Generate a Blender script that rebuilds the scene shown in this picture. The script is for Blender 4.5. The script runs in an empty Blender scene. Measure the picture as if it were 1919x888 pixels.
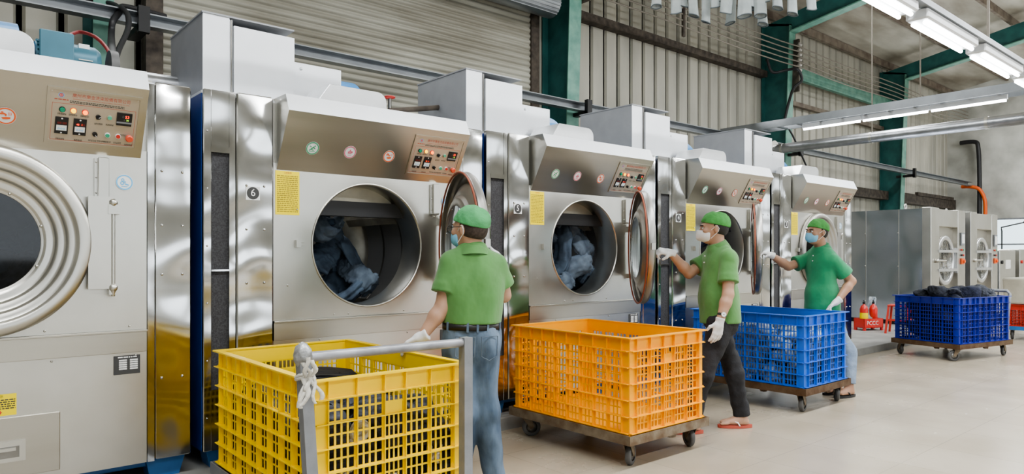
import bpy, math, random
import numpy as np
from mathutils import Vector, Matrix, noise
random.seed(7)
C = bpy.context.scene.collection
PI = math.pi
# ------------------------------------------------------------------ camera frame (metres, level camera)
F, CX, HY, CH = 1307.0, 960.0, 480.0, 1.33
FW = (0.647, 0.7625); RT = (0.7625, -0.647)
def at(px, py, fwd):
    lat = (px-CX)/F*fwd
    return Vector((FW[0]*fwd+RT[0]*lat, FW[1]*fwd+RT[1]*lat, CH+(HY-py)/F*fwd))
# ------------------------------------------------------------------ materials
MATS = {}
def mat(name, col, rough=.5, metal=0., noise_amt=0., nscale=6., bump=0., bscale=20., bdist=.01, stretch=(1,1,1),
        emit=None, estr=0., spec=.5, coat=0., col2=None, rnoise=0., sheen=0., detail=4., bdetail=3):
    m = bpy.data.materials.new(name); m.use_nodes = True
    nt = m.node_tree; b = nt.nodes['Principled BSDF']
    b.inputs['Base Color'].default_value = (*col, 1); b.inputs['Roughness'].default_value = rough
    b.inputs['Metallic'].default_value = metal; b.inputs['Specular IOR Level'].default_value = spec
    if coat: b.inputs['Coat Weight'].default_value = coat; b.inputs['Coat Roughness'].default_value = .1
    if sheen: b.inputs['Sheen Weight'].default_value = sheen
    if emit: b.inputs['Emission Color'].default_value = (*emit, 1); b.inputs['Emission Strength'].default_value = estr
    tc = nt.nodes.new('ShaderNodeTexCoord'); mp = nt.nodes.new('ShaderNodeMapping'); mp.inputs['Scale'].default_value = stretch
    nt.links.new(tc.outputs['Object'], mp.inputs['Vector'])
    if noise_amt or col2 or rnoise:
        n = nt.nodes.new('ShaderNodeTexNoise'); n.inputs['Scale'].default_value = nscale; n.inputs['Detail'].default_value = detail
        nt.links.new(mp.outputs[0], n.inputs['Vector'])
        r = nt.nodes.new('ShaderNodeValToRGB')
        c2 = col2 if col2 else tuple(max(0, c*(1-noise_amt)) for c in col)
        r.color_ramp.elements[0].position = .35; r.color_ramp.elements[1].position = .68
        r.color_ramp.elements[0].color = (*c2, 1); r.color_ramp.elements[1].color = (*col, 1)
        if noise_amt or col2:
            nt.links.new(n.outputs['Fac'], r.inputs['Fac']); nt.links.new(r.outputs['Color'], b.inputs['Base Color'])
        if rnoise:
            mr = nt.nodes.new('ShaderNodeMapRange'); mr.inputs['From Min'].default_value = .3; mr.inputs['From Max'].default_value = .7
            mr.inputs['To Min'].default_value = max(.02, rough-rnoise); mr.inputs['To Max'].default_value = rough+rnoise
            nt.links.new(n.outputs['Fac'], mr.inputs['Value']); nt.links.new(mr.outputs[0], b.inputs['Roughness'])
    if bump:
        n2 = nt.nodes.new('ShaderNodeTexNoise'); n2.inputs['Scale'].default_value = bscale; n2.inputs['Detail'].default_value = bdetail
        nt.links.new(mp.outputs[0], n2.inputs['Vector'])
        bp = nt.nodes.new('ShaderNodeBump'); bp.inputs['Strength'].default_value = bump; bp.inputs['Distance'].default_value = bdist
        nt.links.new(n2.outputs['Fac'], bp.inputs['Height']); nt.links.new(bp.outputs[0], b.inputs['Normal'])
    MATS[name] = m
    return m
mat('steel', (.60,.59,.55), .34, 1, nscale=3, rnoise=.05, col2=(.53,.52,.48), stretch=(1,1,1), bump=.1, bscale=1.8, bdist=.02, bdetail=0)
mat('steel_brushed', (.50,.48,.43), .33, 1, nscale=3, rnoise=.06, col2=(.44,.42,.37), bump=.05, bscale=60, bdist=.002, stretch=(.1,1,2))
mat('steel_polished', (.56,.56,.55), .13, 1, bump=.8, bscale=2.6, bdist=.08, stretch=(1,1,1.1), nscale=2, rnoise=.04, bdetail=0)
mat('steel_panel', (.62,.66,.74), .2, 1, bump=.6, bscale=1.3, bdist=.12, nscale=2, rnoise=.05, bdetail=0)
mat('steel_dark', (.32,.31,.29), .35, 1, noise_amt=.3)
mat('door_steel', (.42,.41,.39), .38, 1, noise_amt=.15, nscale=5, rnoise=.06)
mat('galv', (.74,.76,.79), .38, .55, noise_amt=.06, nscale=4, bump=.05, bscale=3, bdist=.02)
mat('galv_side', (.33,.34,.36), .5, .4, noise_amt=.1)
mat('duct', (.68,.69,.70), .3, .85, noise_amt=.1, bump=.1, bscale=4, bdist=.02)
mat('drum', (.36,.34,.29), .35, .6, noise_amt=.3, nscale=8)
mat('drum_dark', (.45,.46,.48), .35, .5)
mat('shelf_dark', (.05,.05,.052), .4, .5)
mat('drum_glass', (.55,.54,.50), .15, 1, col2=(.06,.06,.055), nscale=5, bump=.8, bscale=7, bdist=.08)
mat('cream', (.62,.58,.48), .4, .5, noise_amt=.2)
mat('blue_paint', (.035,.16,.42), .45, 0, noise_amt=.25)
mat('navy_paint', (.012,.05,.25), .4, 0, noise_amt=.2)
mat('fan_blue', (.04,.22,.50), .4, 0, noise_amt=.15)
mat('motor_teal', (.06,.17,.23), .4, .2, noise_amt=.2)
mat('mesh_grey', (.055,.055,.06), .8, 0, noise_amt=.5, nscale=120, detail=2, bump=.5, bscale=150, bdist=.004)
mat('red_rubber', (.30,.085,.045), .5)
mat('rubber', (.03,.03,.03), .6, noise_amt=.3, nscale=20)
mat('wheel_grey', (.12,.12,.12), .55, noise_amt=.4, nscale=12)
mat('hub', (.3,.29,.27), .45, .6, noise_amt=.4, nscale=30)
mat('black', (.012,.012,.013), .4)
mat('white', (.75,.75,.75), .5)
mat('paper', (.70,.71,.70), .6)
mat('ink', (.05,.05,.05), .7)
mat('red', (.55,.04,.03), .4)
mat('red_print', (.45,.09,.06), .6)
mat('sticker_yellow', (.85,.68,.0), .5)
mat('sticker_ink', (.33,.26,.02), .6)
mat('green_st', (.05,.35,.16), .5); mat('pink_st', (.62,.14,.20), .5); mat('orange_st', (.75,.13,.03), .5); mat('blue_st', (.12,.42,.72), .5)
mat('panel_bronze', (.50,.44,.36), .38, .55, noise_amt=.08)
mat('btn_green', (.05,.35,.20), .3); mat('btn_teal', (.10,.42,.28), .35)
mat('lamp_green', (.01,.22,.12), .3, emit=(.0,.3,.15), estr=.15)
mat('lamp_yellow', (.9,.6,.02), .3, emit=(1,.62,.02), estr=1.6)
mat('lamp_orange', (.9,.2,.03), .3, emit=(1,.22,.03), estr=2.2)
mat('led_red', (.9,.03,.01), .3, emit=(1,.06,.02), estr=3)
mat('led_green', (.3,.7,.05), .3, emit=(.45,.9,.08), estr=1.3)
mat('led_off', (.12,.01,.01), .3)
mat('estop', (.65,.10,.05), .4)
mat('yellow_plastic', (.95,.66,.0), .38, noise_amt=.08, nscale=3, spec=.5)
mat('orange_plastic', (.96,.42,.0), .38, noise_amt=.10, nscale=3)
mat('blue_plastic', (.030,.150,.62), .35, noise_amt=.12, nscale=3)
mat('navy_plastic', (.010,.025,.33), .35, noise_amt=.15, nscale=3)
mat('red_plastic', (.55,.05,.03), .4, noise_amt=.1)
mat('rust', (.27,.23,.17), .65, .4, col2=(.15,.10,.06), nscale=9, bump=.3, bscale=40)
mat('rust2', (.15,.10,.06), .65, .4, col2=(.09,.045,.02), nscale=9, bump=.3, bscale=40)
mat('grey_paint', (.25,.26,.28), .45, .2, col2=(.20,.21,.225), nscale=10, bump=.2, bscale=20)
mat('scuffed', (.42,.43,.46), .4, .4, col2=(.2,.2,.21), nscale=14, stretch=(.4,1,1))
mat('rag', (.62,.60,.54), .85, noise_amt=.25, nscale=20, bump=.5, bscale=60)
mat('tape', (.45,.46,.46), .35, .3, col2=(.2,.2,.2), nscale=30, bump=.6, bscale=40)
def skinmat(n, c):
    m = mat(n, c, .5, 0, noise_amt=.14, nscale=14, bump=.08, bscale=90, bdist=.003)
    b = m.node_tree.nodes['Principled BSDF']; b.inputs['Subsurface Weight'].default_value = .12
    b.inputs['Subsurface Radius'].default_value = (.02,.008,.004)
skinmat('skin', (.47,.285,.195)); skinmat('skin2', (.42,.24,.155))
mat('green_shirt', (.10,.255,.075), .85, 0, noise_amt=.16, nscale=5, bump=.5, bscale=5, bdist=.03, stretch=(1.4,1.4,1), sheen=.2)
mat('jade_shirt', (.03,.27,.12), .85, 0, noise_amt=.16, nscale=5, bump=.5, bscale=5, bdist=.03, stretch=(1.4,1.4,1), sheen=.2)
mat('cap_green', (.10,.40,.16), .8, 0, noise_amt=.2, nscale=14, bump=.6, bscale=17, bdist=.02)
mat('cap_green2', (.09,.36,.09), .8, 0, noise_amt=.2, nscale=14, bump=.6, bscale=17, bdist=.02)
mat('jeans', (.15,.21,.29), .85, 0, col2=(.05,.08,.125), nscale=8, stretch=(1,1,.45), detail=7, bump=.5, bscale=14, bdist=.02)
mat('jeans_light', (.28,.35,.45), .85, 0, col2=(.17,.22,.30), nscale=7, bump=.5, bscale=22, bdist=.015)
mat('jeans_black', (.022,.022,.026), .8, 0, noise_amt=.4, nscale=7, bump=.6, bscale=20, bdist=.015)
mat('leather', (.015,.015,.015), .4)
mat('glove', (.72,.72,.72), .9, 0, noise_amt=.12, nscale=25, bump=.4, bscale=60, bdist=.004)
mat('mask_white', (.74,.74,.75), .85, noise_amt=.04); mat('mask_blue', (.22,.50,.70), .8, noise_amt=.06)
mat('hair', (.012,.010,.009), .55, bump=.5, bscale=120, bdist=.004); mat('hair_short', (.07,.05,.04), .8, noise_amt=.5, nscale=60)
mat('eye', (.65,.62,.58), .25)
mat('denim_dark', (.055,.062,.085), .8, 0, col2=(.006,.008,.013), nscale=26, detail=7, bump=.7, bscale=28, bdist=.02)
mat('denim_blue', (.085,.125,.18), .85, 0, col2=(.035,.052,.08), nscale=8, bump=.18, bscale=90, bdist=.004)
mat('denim_mid', (.15,.195,.25), .85, 0, col2=(.06,.082,.115), nscale=8, bump=.18, bscale=90, bdist=.004)
mat('denim_pale', (.55,.60,.63), .85, 0, col2=(.14,.18,.23), nscale=20, detail=7, bump=.7, bscale=24, bdist=.02)
mat('denim_deep', (.011,.016,.045), .8, 0, col2=(.004,.007,.022), nscale=20, detail=6, bump=.7, bscale=20, bdist=.025)
mat('grey_cloth', (.46,.50,.50), .85, 0, col2=(.34,.38,.39), nscale=6, bump=.5, bscale=20)
mat('hem_dark', (.10,.12,.13), .85)
mat('teal_paint', (.035,.15,.14), .5, 0, col2=(.022,.10,.095), nscale=3, bump=.2)
mat('teal_light', (.18,.36,.29), .5, 0, col2=(.10,.25,.20), nscale=5)
mat('trunk', (.34,.36,.38), .38, .8, noise_amt=.2, nscale=3)
mat('pipe_silver', (.5,.51,.53), .33, 1, noise_amt=.2, nscale=6, bump=.3, bscale=8, bdist=.01)
mat('brown_steel', (.11,.09,.07), .7, .2, col2=(.045,.035,.03), nscale=8)
mat('wire', (.20,.18,.15), .7); mat('cable', (.02,.02,.022), .5); mat('cable_red', (.25,.03,.03), .5)
mat('hose_orange', (.70,.12,.02), .5)
mat('wood', (.25,.14,.06), .7, noise_amt=.3)
mat('ceramic', (.45,.42,.38), .3, noise_amt=.3, nscale=30)
mat('tube', (1,1,1), .4, emit=(.96,.99,1), estr=9)
mat('fixture', (.62,.64,.66), .4, .1)
mat('ext_red', (.60,.03,.02), .3, coat=.5)
mat('bin_cream', (.52,.50,.42), .7, noise_amt=.15)
def glass(name, tint, mixf=.15, rough=.05):
    m = bpy.data.materials.new(name); m.use_nodes = True; nt = m.node_tree
    for n in list(nt.nodes): nt.nodes.remove(n)
    o = nt.nodes.new('ShaderNodeOutputMaterial'); mx = nt.nodes.new('ShaderNodeMixShader')
    t = nt.nodes.new('ShaderNodeBsdfTransparent'); g = nt.nodes.new('ShaderNodeBsdfGlossy')
    t.inputs['Color'].default_value = (*tint, 1); g.inputs['Roughness'].default_value = rough
    mx.inputs['Fac'].default_value = mixf
    nt.links.new(t.outputs[0], mx.inputs[1]); nt.links.new(g.outputs[0], mx.inputs[2]); nt.links.new(mx.outputs[0], o.inputs['Surface'])
    MATS[name] = m
glass('glass_dark', (.50,.55,.57), .05); glass('glass_black', (.22,.25,.27), .035); glass('glass', (.85,.9,.9), .2, .12); glass('spectacle', (.9,.95,.95), .1)
# floor : large glossy beige tiles with thin joints
def floor_mat():
    m = bpy.data.materials.new('floor_tiles'); m.use_nodes = True; nt = m.node_tree; b = nt.nodes['Principled BSDF']
    tc = nt.nodes.new('ShaderNodeTexCoord')
    br = nt.nodes.new('ShaderNodeTexBrick'); br.offset = 0; br.inputs['Scale'].default_value = 1
    br.inputs['Brick Width'].default_value = .6; br.inputs['Row Height'].default_value = .6; br.inputs['Mortar Size'].default_value = .003
    br.inputs['Color1'].default_value = (.46,.405,.32,1); br.inputs['Color2'].default_value = (.435,.38,.295,1); br.inputs['Mortar'].default_value = (.34,.30,.24,1)
    nt.links.new(tc.outputs['Object'], br.inputs['Vector'])
    n = nt.nodes.new('ShaderNodeTexNoise'); n.inputs['Scale'].default_value = 1.7; n.inputs['Detail'].default_value = 6
    nt.links.new(tc.outputs['Object'], n.inputs['Vector'])
    r = nt.nodes.new('ShaderNodeValToRGB'); r.color_ramp.elements[0].position = .3; r.color_ramp.elements[1].position = .7
    r.color_ramp.elements[0].color = (.86,.85,.83,1); r.color_ramp.elements[1].color = (1.0,1.0,1.0,1)
    nt.links.new(n.outputs['Fac'], r.inputs['Fac'])
    mx = nt.nodes.new('ShaderNodeMixRGB'); mx.blend_type = 'MULTIPLY'; mx.inputs['Fac'].default_value = 1
    nt.links.new(br.outputs['Color'], mx.inputs[1]); nt.links.new(r.outputs['Color'], mx.inputs[2]); nt.links.new(mx.outputs[0], b.inputs['Base Color'])
    mr = nt.nodes.new('ShaderNodeMapRange'); mr.inputs['To Min'].default_value = .16; mr.inputs['To Max'].default_value = .34
    nt.links.new(n.outputs['Fac'], mr.inputs['Value']); nt.links.new(mr.outputs[0], b.inputs['Roughness'])
    MATS['floor_tiles'] = m
floor_mat()
mat('concrete', (.33,.33,.31), .7, 0, col2=(.22,.22,.205), nscale=3, bump=.2, bscale=25)
mat('sheet', (.50,.48,.41), .55, .1, col2=(.34,.33,.285), nscale=1.3, stretch=(1,1,.25), bump=.1, bscale=8)
mat('shutter', (.43,.42,.36), .55, .1, col2=(.24,.225,.18), nscale=1.1, stretch=(.4,1,2.5))
mat('whitewash', (.58,.58,.54), .85, 0, col2=(.31,.31,.28), nscale=.9, bump=.2, bscale=10)
mat('roof_sheet', (.50,.48,.42), .45, .1, col2=(.20,.175,.135), nscale=.8, stretch=(.5,1.6,1), detail=8)
mat('purlin', (.22,.19,.15), .6, .2, col2=(.12,.09,.07), nscale=4)
# ------------------------------------------------------------------ mesh builder
class MB:
    def __init__(s): s.v=[]; s.f=[]; s.mi=[]; s.sm=[]; s.mats=[]; s.cur=0
    def mt(s, name):
        if name not in s.mats: s.mats.append(name)
        s.cur = s.mats.index(name); return s
    def add(s, vs, fs, smooth=False, T=None):
        o = len(s.v)
        for p in vs:
            p = Vector(p); s.v.append(T @ p if T is not None else p)
        for f in fs: s.f.append([i+o for i in f]); s.mi.append(s.cur); s.sm.append(smooth)
        return s
    def box(s, a, b, T=None):
        x0,y0,z0 = a; x1,y1,z1 = b
        return s.add([(x0,y0,z0),(x1,y0,z0),(x1,y1,z0),(x0,y1,z0),(x0,y0,z1),(x1,y0,z1),(x1,y1,z1),(x0,y1,z1)],
              [(0,3,2,1),(4,5,6,7),(0,1,5,4),(1,2,6,5),(2,3,7,6),(3,0,4,7)], T=T)
    def rbox(s, a, b, r=.01, T=None, seg=1):   # box with chamfered vertical+horizontal edges
        x0,y0,z0 = a; x1,y1,z1 = b; r = min(r,(x1-x0)/2.01,(y1-y0)/2.01,(z1-z0)/2.01)
        vs=[];idx={}
        def loop(ins, z):
            k=len(vs); x_0,x_1,y_0,y_1 = x0+ins,x1-ins,y0+ins,y1-ins; c=r-ins if ins<r else 0
            c = r*.6 if ins==0 else r*.35
            vs.extend([(x_0+c,y_0,z),(x_1-c,y_0,z),(x_1,y_0+c,z),(x_1,y_1-c,z),(x_1-c,y_1,z),(x_0+c,y_1,z),(x_0,y_1-c,z),(x_0,y_0+c,z)])
            return k
        L=[loop(r*.7,z0),loop(0,z0+r*.7),loop(0,z1-r*.7),loop(r*.7,z1)]
        fs=[tuple(L[0]+i for i in reversed(range(8))), tuple(L[3]+i for i in range(8))]
        for a_,b_ in zip(L,L[1:]):
            for i in range(8): fs.append((a_+i,a_+(i+1)%8,b_+(i+1)%8,b_+i))
        return s.add(vs,fs,T=T)
    def cyl(s, p, q, r, r2=None, n=20, caps=True, smooth=True):
        p=Vector(p); q=Vector(q); d=(q-p); L=d.length
        if L<1e-6: return s
        d/=L; u=d.orthogonal().normalized(); w=d.cross(u); r2=r if r2 is None else r2
        vs=[p+(u*math.cos(t)+w*math.sin(t))*r for t in [2*PI*i/n for i in range(n)]]
        vs+=[q+(u*math.cos(t)+w*math.sin(t))*r2 for t in [2*PI*i/n for i in range(n)]]
        s.add(vs,[(i,(i+1)%n,n+(i+1)%n,n+i) for i in range(n)],smooth)
        if caps:
            s.add(vs[:n],[tuple(reversed(range(n)))]); s.add(vs[n:],[tuple(range(n))])
        return s
    def tube(s, pts, r, n=10, closed=False):
        pts=[Vector(p) for p in pts]; m=len(pts); vs=[]; prev=None
        for i,p in enumerate(pts):
            a=pts[i-1] if (i>0 or closed) else p; b=pts[(i+1)%m] if (i<m-1 or closed) else p
            d=(b-a).normalized()
            if prev is None: u=d.orthogonal().normalized()
            else: u=(prev-d*prev.dot(d)).normalized()
            prev=u; w=d.cross(u)
            vs+=[p+(u*math.cos(2*PI*k/n)+w*math.sin(2*PI*k/n))*r for k in range(n)]
        fs=[]
        for i in range(m if closed else m-1):
            j=(i+1)%m
            for k in range(n): fs.append((i*n+k,i*n+(k+1)%n,j*n+(k+1)%n,j*n+k))
        s.add(vs,fs,True)
        if not closed: s.add(vs[:n],[tuple(reversed(range(n)))]); s.add(vs[-n:],[tuple(range(n))])
        return s
    def lathe(s, prof, T, n=64, smooth=True, closed=False):   # prof (r, h) about local z
        vs=[];m=len(prof)
        for r,h in prof:
            for k in range(n): t=2*PI*k/n; vs.append((r*math.cos(t),r*math.sin(t),h))
        fs=[]
        for i in range(m-1+(1 if closed else 0)):
            j=(i+1)%m
            for k in range(n): fs.append((i*n+k,i*n+(k+1)%n,j*n+(k+1)%n,j*n+k))
        return s.add(vs,fs,smooth,T)
    def prism(s, poly, lo, hi, axis='x', T=None):   # poly in the other two axes, extruded lo..hi
        n=len(poly)
        def P(a,b,h): return {'x':(h,a,b),'y':(a,h,b),'z':(a,b,h)}[axis]
        vs=[P(a,b,lo) for a,b in poly]+[P(a,b,hi) for a,b in poly]
        fs=[tuple(range(n)),tuple(reversed(range(n,2*n)))]+[(i,n+i,n+(i+1)%n,(i+1)%n) for i in range(n)]
        return s.add(vs,fs,T=T)
    def disc(s, T, r, n=24, h=0.):
        vs=[(r*math.cos(2*PI*k/n),r*math.sin(2*PI*k/n),h) for k in range(n)]
        return s.add(vs,[tuple(range(n))],T=T)
    def ring(s, T, r0, r1, n=32, h=0.):
        vs=[(r*math.cos(2*PI*k/n),r*math.sin(2*PI*k/n),h) for r in (r0,r1) for k in range(n)]
        return s.add(vs,[(k,(k+1)%n,n+(k+1)%n,n+k) for k in range(n)],T=T)
    def ball(s, c, rad, n=16, T=None):
        c=Vector(c); rad=rad if isinstance(rad,tuple) else (rad,)*3
        vs=[];m=n//2
        for i in range(m+1):
            for k in range(n):
                a=PI*i/m;t=2*PI*k/n; vs.append((c.x+rad[0]*math.sin(a)*math.cos(t),c.y+rad[1]*math.sin(a)*math.sin(t),c.z+rad[2]*math.cos(a)))
        fs=[(i*n+k,(i+1)*n+k,(i+1)*n+(k+1)%n,i*n+(k+1)%n) for i in range(m) for k in range(n)]
        return s.add(vs,fs,True,T)
    def build(s, name, material=None, parent=None, off=(0,0,0), bevel=0, label=None, fixn=True):
        me=bpy.data.meshes.new(name); o3=Vector(off)
        me.from_pydata([tuple(v+o3) for v in s.v],[],s.f)
        ms=s.mats if s.mats else [material]
        for m in ms: me.materials.append(MATS[m])
        me.polygons.foreach_set('material_index', s.mi if s.mats else [0]*len(s.f))
        me.polygons.foreach_set('use_smooth', s.sm); me.update()
        ob=bpy.data.objects.new(name,me); C.objects.link(ob)
        if parent: ob.parent=parent
        if label: ob['label']=label
        if bevel:
            b=ob.modifiers.new('b','BEVEL'); b.width=bevel; b.segments=2; b.limit_method='ANGLE'; b.angle_limit=math.radians(50)
        return ob
def thing(name, label, cat, loc=(0,0,0), rz=0, group=None):
    o=bpy.data.objects.new(name,None); C.objects.link(o); o.location=loc; o.rotation_euler=(0,0,rz); o.empty_display_size=.1
    return tag(o,label,cat,group)
def tag(o,label,cat,group=None):
    o['label']=label; o['category']=cat
    if group: o['group']=group
    return o
def struct(o): o['kind']='structure'; return o
def origin(o, p):     # move a mesh's origin to p without moving the mesh
    p=Vector(p); o.data.transform(Matrix.Translation(-p)); o.location=o.location+p; return o
def frame(o, x, y):   # matrix with local x, y axes, z = x cross y
    x=Vector(x).normalized(); y=Vector(y).normalized(); z=x.cross(y)
    return Matrix(((x.x,y.x,z.x,o[0]),(x.y,y.y,z.y,o[1]),(x.z,y.z,z.z,o[2]),(0,0,0,1)))
def text_into(mb, body, T, size, m, align='CENTER', width=None, depth=0):
    cu=bpy.data.curves.new('t','FONT'); cu.body=body; cu.size=size; cu.align_x=align; cu.align_y='CENTER'; cu.extrude=depth; cu.resolution_u=2
    ob=bpy.data.objects.new('t',cu); C.objects.link(ob); bpy.context.view_layer.update()
    dg=bpy.context.evaluated_depsgraph_get(); me=bpy.data.meshes.new_from_object(ob.evaluated_get(dg))
    sx=1
    if width and len(me.vertices):
        xs=[v.co.x for v in me.vertices]; w=max(xs)-min(xs); sx=width/w if w else 1
    mb.mt(m); mb.add([(v.co.x*sx,v.co.y,v.co.z) for v in me.vertices],[tuple(p.vertices) for p in me.polygons],T=T)
    bpy.data.objects.remove(ob); bpy.data.meshes.remove(me); bpy.data.curves.remove(cu)
def lines_into(mb, T, x0, x1, y0, y1, n, m, seed=0):   # rows of tiny print
    rr=random.Random(seed); mb.mt(m); h=(y1-y0)/n
    for i in range(n):
        y=y1-(i+.5)*h; x=x0
        while x<x1-.001:
            w=min(rr.uniform(.4,1.6)*abs(h)*1.2, x1-x)
            mb.add([(x,y-h*.26,0),(x+w,y-h*.26,0),(x+w,y+h*.26,0),(x,y+h*.26,0)],[(0,1,2,3)],T=T); x+=w+abs(h)*.3
# ------------------------------------------------------------------ SDF surfaces (people, gloves)
def smin(a,b,k):
    if k<=0: return np.minimum(a,b)
    h=np.maximum(k-np.abs(a-b),0)/k
    return np.minimum(a,b)-h*h*k*.25
class SDF:
    def __init__(s, lo, hi, vox):
        s.lo=np.array(lo,float); s.vox=vox; s.n=np.ceil((np.array(hi)-s.lo)/vox).astype(int)+1
        s.g=np.full(tuple(s.n),.2,np.float32)
    def sub(s, lo, hi):
        a=np.clip(np.floor((np.array(lo)-s.lo)/s.vox).astype(int),0,s.n); b=np.clip(np.ceil((np.array(hi)-s.lo)/s.vox).astype(int)+1,0,s.n)
        sl=tuple(slice(i,j) for i,j in zip(a,b))
        ax=[(s.lo[i]+s.vox*np.arange(a[i],b[i])).astype(np.float32) for i in range(3)]
        return sl, ax[0][:,None,None], ax[1][None,:,None], ax[2][None,None,:]
    def put(s, fn, lo, hi, k, op='add'):
        m=.05+k; sl,X,Y,Z=s.sub([l-m for l in lo],[h+m for h in hi]); 
        if s.g[sl].size==0: return
        d=fn(X,Y,Z)
        s.g[sl]=smin(s.g[sl],d,k) if op=='add' else -smin(-s.g[sl],d,k)
    def cone(s, a, b, r1, r2, k=.03, op='add'):
        a=np.array(a,float); b=np.array(b,float); ba=b-a; L2=max(ba@ba,1e-9); R=max(r1,r2)
        def fn(X,Y,Z):
            x,y,z=X-a[0],Y-a[1],Z-a[2]; t=np.clip((x*ba[0]+y*ba[1]+z*ba[2])/L2,0,1)
            return np.sqrt((x-ba[0]*t)**2+(y-ba[1]*t)**2+(z-ba[2]*t)**2)-(r1+(r2-r1)*t)
        s.put(fn,np.minimum(a,b)-R,np.maximum(a,b)+R,k,op)
    def sleeve(s, a, b, r1, r2, p, n, k=.02):
        a=np.array(a,float); b=np.array(b,float); ba=b-a; L2=max(ba@ba,1e-9); R=max(r1,r2); p=np.array(p,float); n=np.array(n,float)
        def fn(X,Y,Z):
            x,y,z=X-a[0],Y-a[1],Z-a[2]; t=np.clip((x*ba[0]+y*ba[1]+z*ba[2])/L2,0,1)
            return np.maximum(np.sqrt((x-ba[0]*t)**2+(y-ba[1]*t)**2+(z-ba[2]*t)**2)-(r1+(r2-r1)*t),(X-p[0])*n[0]+(Y-p[1])*n[1]+(Z-p[2])*n[2])
        s.put(fn,np.minimum(a,b)-R,np.maximum(a,b)+R,k)
    def ell(s, c, rad, ax=None, k=.03, op='add', grow=0):
        c=np.array(c,float); rad=np.array(rad,float)+grow; A=np.array(ax,float) if ax is not None else np.eye(3)
        def fn(X,Y,Z):
            x,y,z=X-c[0],Y-c[1],Z-c[2]; q=[(x*A[i][0]+y*A[i][1]+z*A[i][2]) for i in range(3)]
            k0=np.sqrt(sum((q[i]/rad[i])**2 for i in range(3))); k1=np.sqrt(sum((q[i]/rad[i]**2)**2 for i in range(3)))
            return np.where(k1>1e-6,k0*(k0-1)/np.maximum(k1,1e-6),-rad.min())
        R=rad.max(); s.put(fn,c-R,c+R,k,op)
    def cut(s, p, n, sphere=None, k=.004):    # remove the side n points to; sphere (c, r) limits the cut
        p=np.array(p,float); n=np.array(n,float); n/=np.linalg.norm(n)
        if sphere: c=np.array(sphere[0],float); r=sphere[1]; sl,X,Y,Z=s.sub(c-r-.02,c+r+.02)
        else: sl,X,Y,Z=s.sub(s.lo,s.lo+s.vox*s.n)
        if s.g[sl].size==0: return
        d=(X-p[0])*n[0]+(Y-p[1])*n[1]+(Z-p[2])*n[2]
        if sphere: d=np.minimum(d, r-np.sqrt((X-c[0])**2+(Y-c[1])**2+(Z-c[2])**2))
        s.g[sl]=-smin(-s.g[sl],-d,k)
    def folds(s, amp, sc, seed=0, dirv=(1,0,0)):
        sl,X,Y,Z=s.sub(s.lo,s.lo+s.vox*s.n); r=random.Random(seed); out=0
        for i in range(5):
            v=np.array([r.uniform(-1,1),r.uniform(-1,1),r.uniform(-.5,.5)]); v=v/np.linalg.norm(v)*sc*(1+.55*i); w=np.array([r.uniform(-1,1) for _ in range(3)])*sc*.6
            ph=r.uniform(0,6); out=out+np.sin(X*v[0]+Y*v[1]+Z*v[2]+ph+1.6*np.sin(X*w[0]+Y*w[1]+Z*w[2]+ph*2))/(1+.6*i)
        s.g-= (amp*out*.5).astype(np.float32)
    def mesh(s, name, material, parent=None, off=(0,0,0), smooth_iter=1, label=None):
        g=s.g; ins=g<0; nx,ny,nz=g.shape
        cnt=sum(ins[i:nx-1+i,j:ny-1+j,k:nz-1+k].astype(np.int8) for i in (0,1) for j in (0,1) for k in (0,1))
        act=(cnt>0)&(cnt<8); idx=-np.ones(act.shape,np.int64); cells=np.argwhere(act); idx[act]=np.arange(len(cells))
        acc=np.zeros((len(cells),3)); num=np.zeros(len(cells)); ci,cj,ck=cells.T
        for ax in range(3):
            o=[a for a in range(3) if a!=ax]
            for p in (0,1):
                for q in (0,1):
                    d0=[0,0,0]; d0[o[0]]=p; d0[o[1]]=q; d1=list(d0); d1[ax]=1
                    a=g[ci+d0[0],cj+d0[1],ck+d0[2]]; b=g[ci+d1[0],cj+d1[1],ck+d1[2]]
                    m=(a<0)!=(b<0); t=np.where(m,a/np.where(m,a-b,1),0)
                    pt=np.zeros((len(cells),3)); pt[:,o[0]]=p; pt[:,o[1]]=q; pt[:,ax]=t
                    acc+=pt*m[:,None]; num+=m
        V=(cells+acc/num[:,None])*s.vox+s.lo
        faces=[]
        for ax in range(3):
            o=[a for a in range(3) if a!=ax]
            sa=[slice(None)]*3; sb=[slice(None)]*3; sa[ax]=slice(0,-1); sb[ax]=slice(1,None)
            A=ins[tuple(sa)]; B=ins[tuple(sb)]; E=np.argwhere(A!=B)
            ok=(E[:,o[0]]>0)&(E[:,o[1]]>0)&(E[:,o[0]]<g.shape[o[0]]-1)&(E[:,o[1]]<g.shape[o[1]]-1); E=E[ok]
            def cell(d,e):
                c=E.copy(); c[:,o[0]]-=d; c[:,o[1]]-=e; return idx[c[:,0],c[:,1],c[:,2]]
            q=np.stack([cell(1,1),cell(0,1),cell(0,0),cell(1,0)],1)
            fl=A[E[:,0],E[:,1],E[:,2]]
            if ax==1: fl=~fl
            q[~fl]=q[~fl][:,::-1]; faces.append(q)
        Fq=np.concatenate(faces)
        for _ in range(smooth_iter):
            S=np.zeros_like(V); n=np.zeros(len(V))
            for a,b in ((0,1),(1,2),(2,3),(3,0)):
                np.add.at(S,Fq[:,a],V[Fq[:,b]]); np.add.at(n,Fq[:,a],1); np.add.at(S,Fq[:,b],V[Fq[:,a]]); np.add.at(n,Fq[:,b],1)
            V=V*.4+.6*S/np.maximum(n,1)[:,None]
        V=V+np.array(off); me=bpy.data.meshes.new(name); me.from_pydata(V.tolist(),[],Fq.tolist())
        me.polygons.foreach_set('use_smooth',[True]*len(Fq)); me.materials.append(MATS[material]); me.update()
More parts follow.
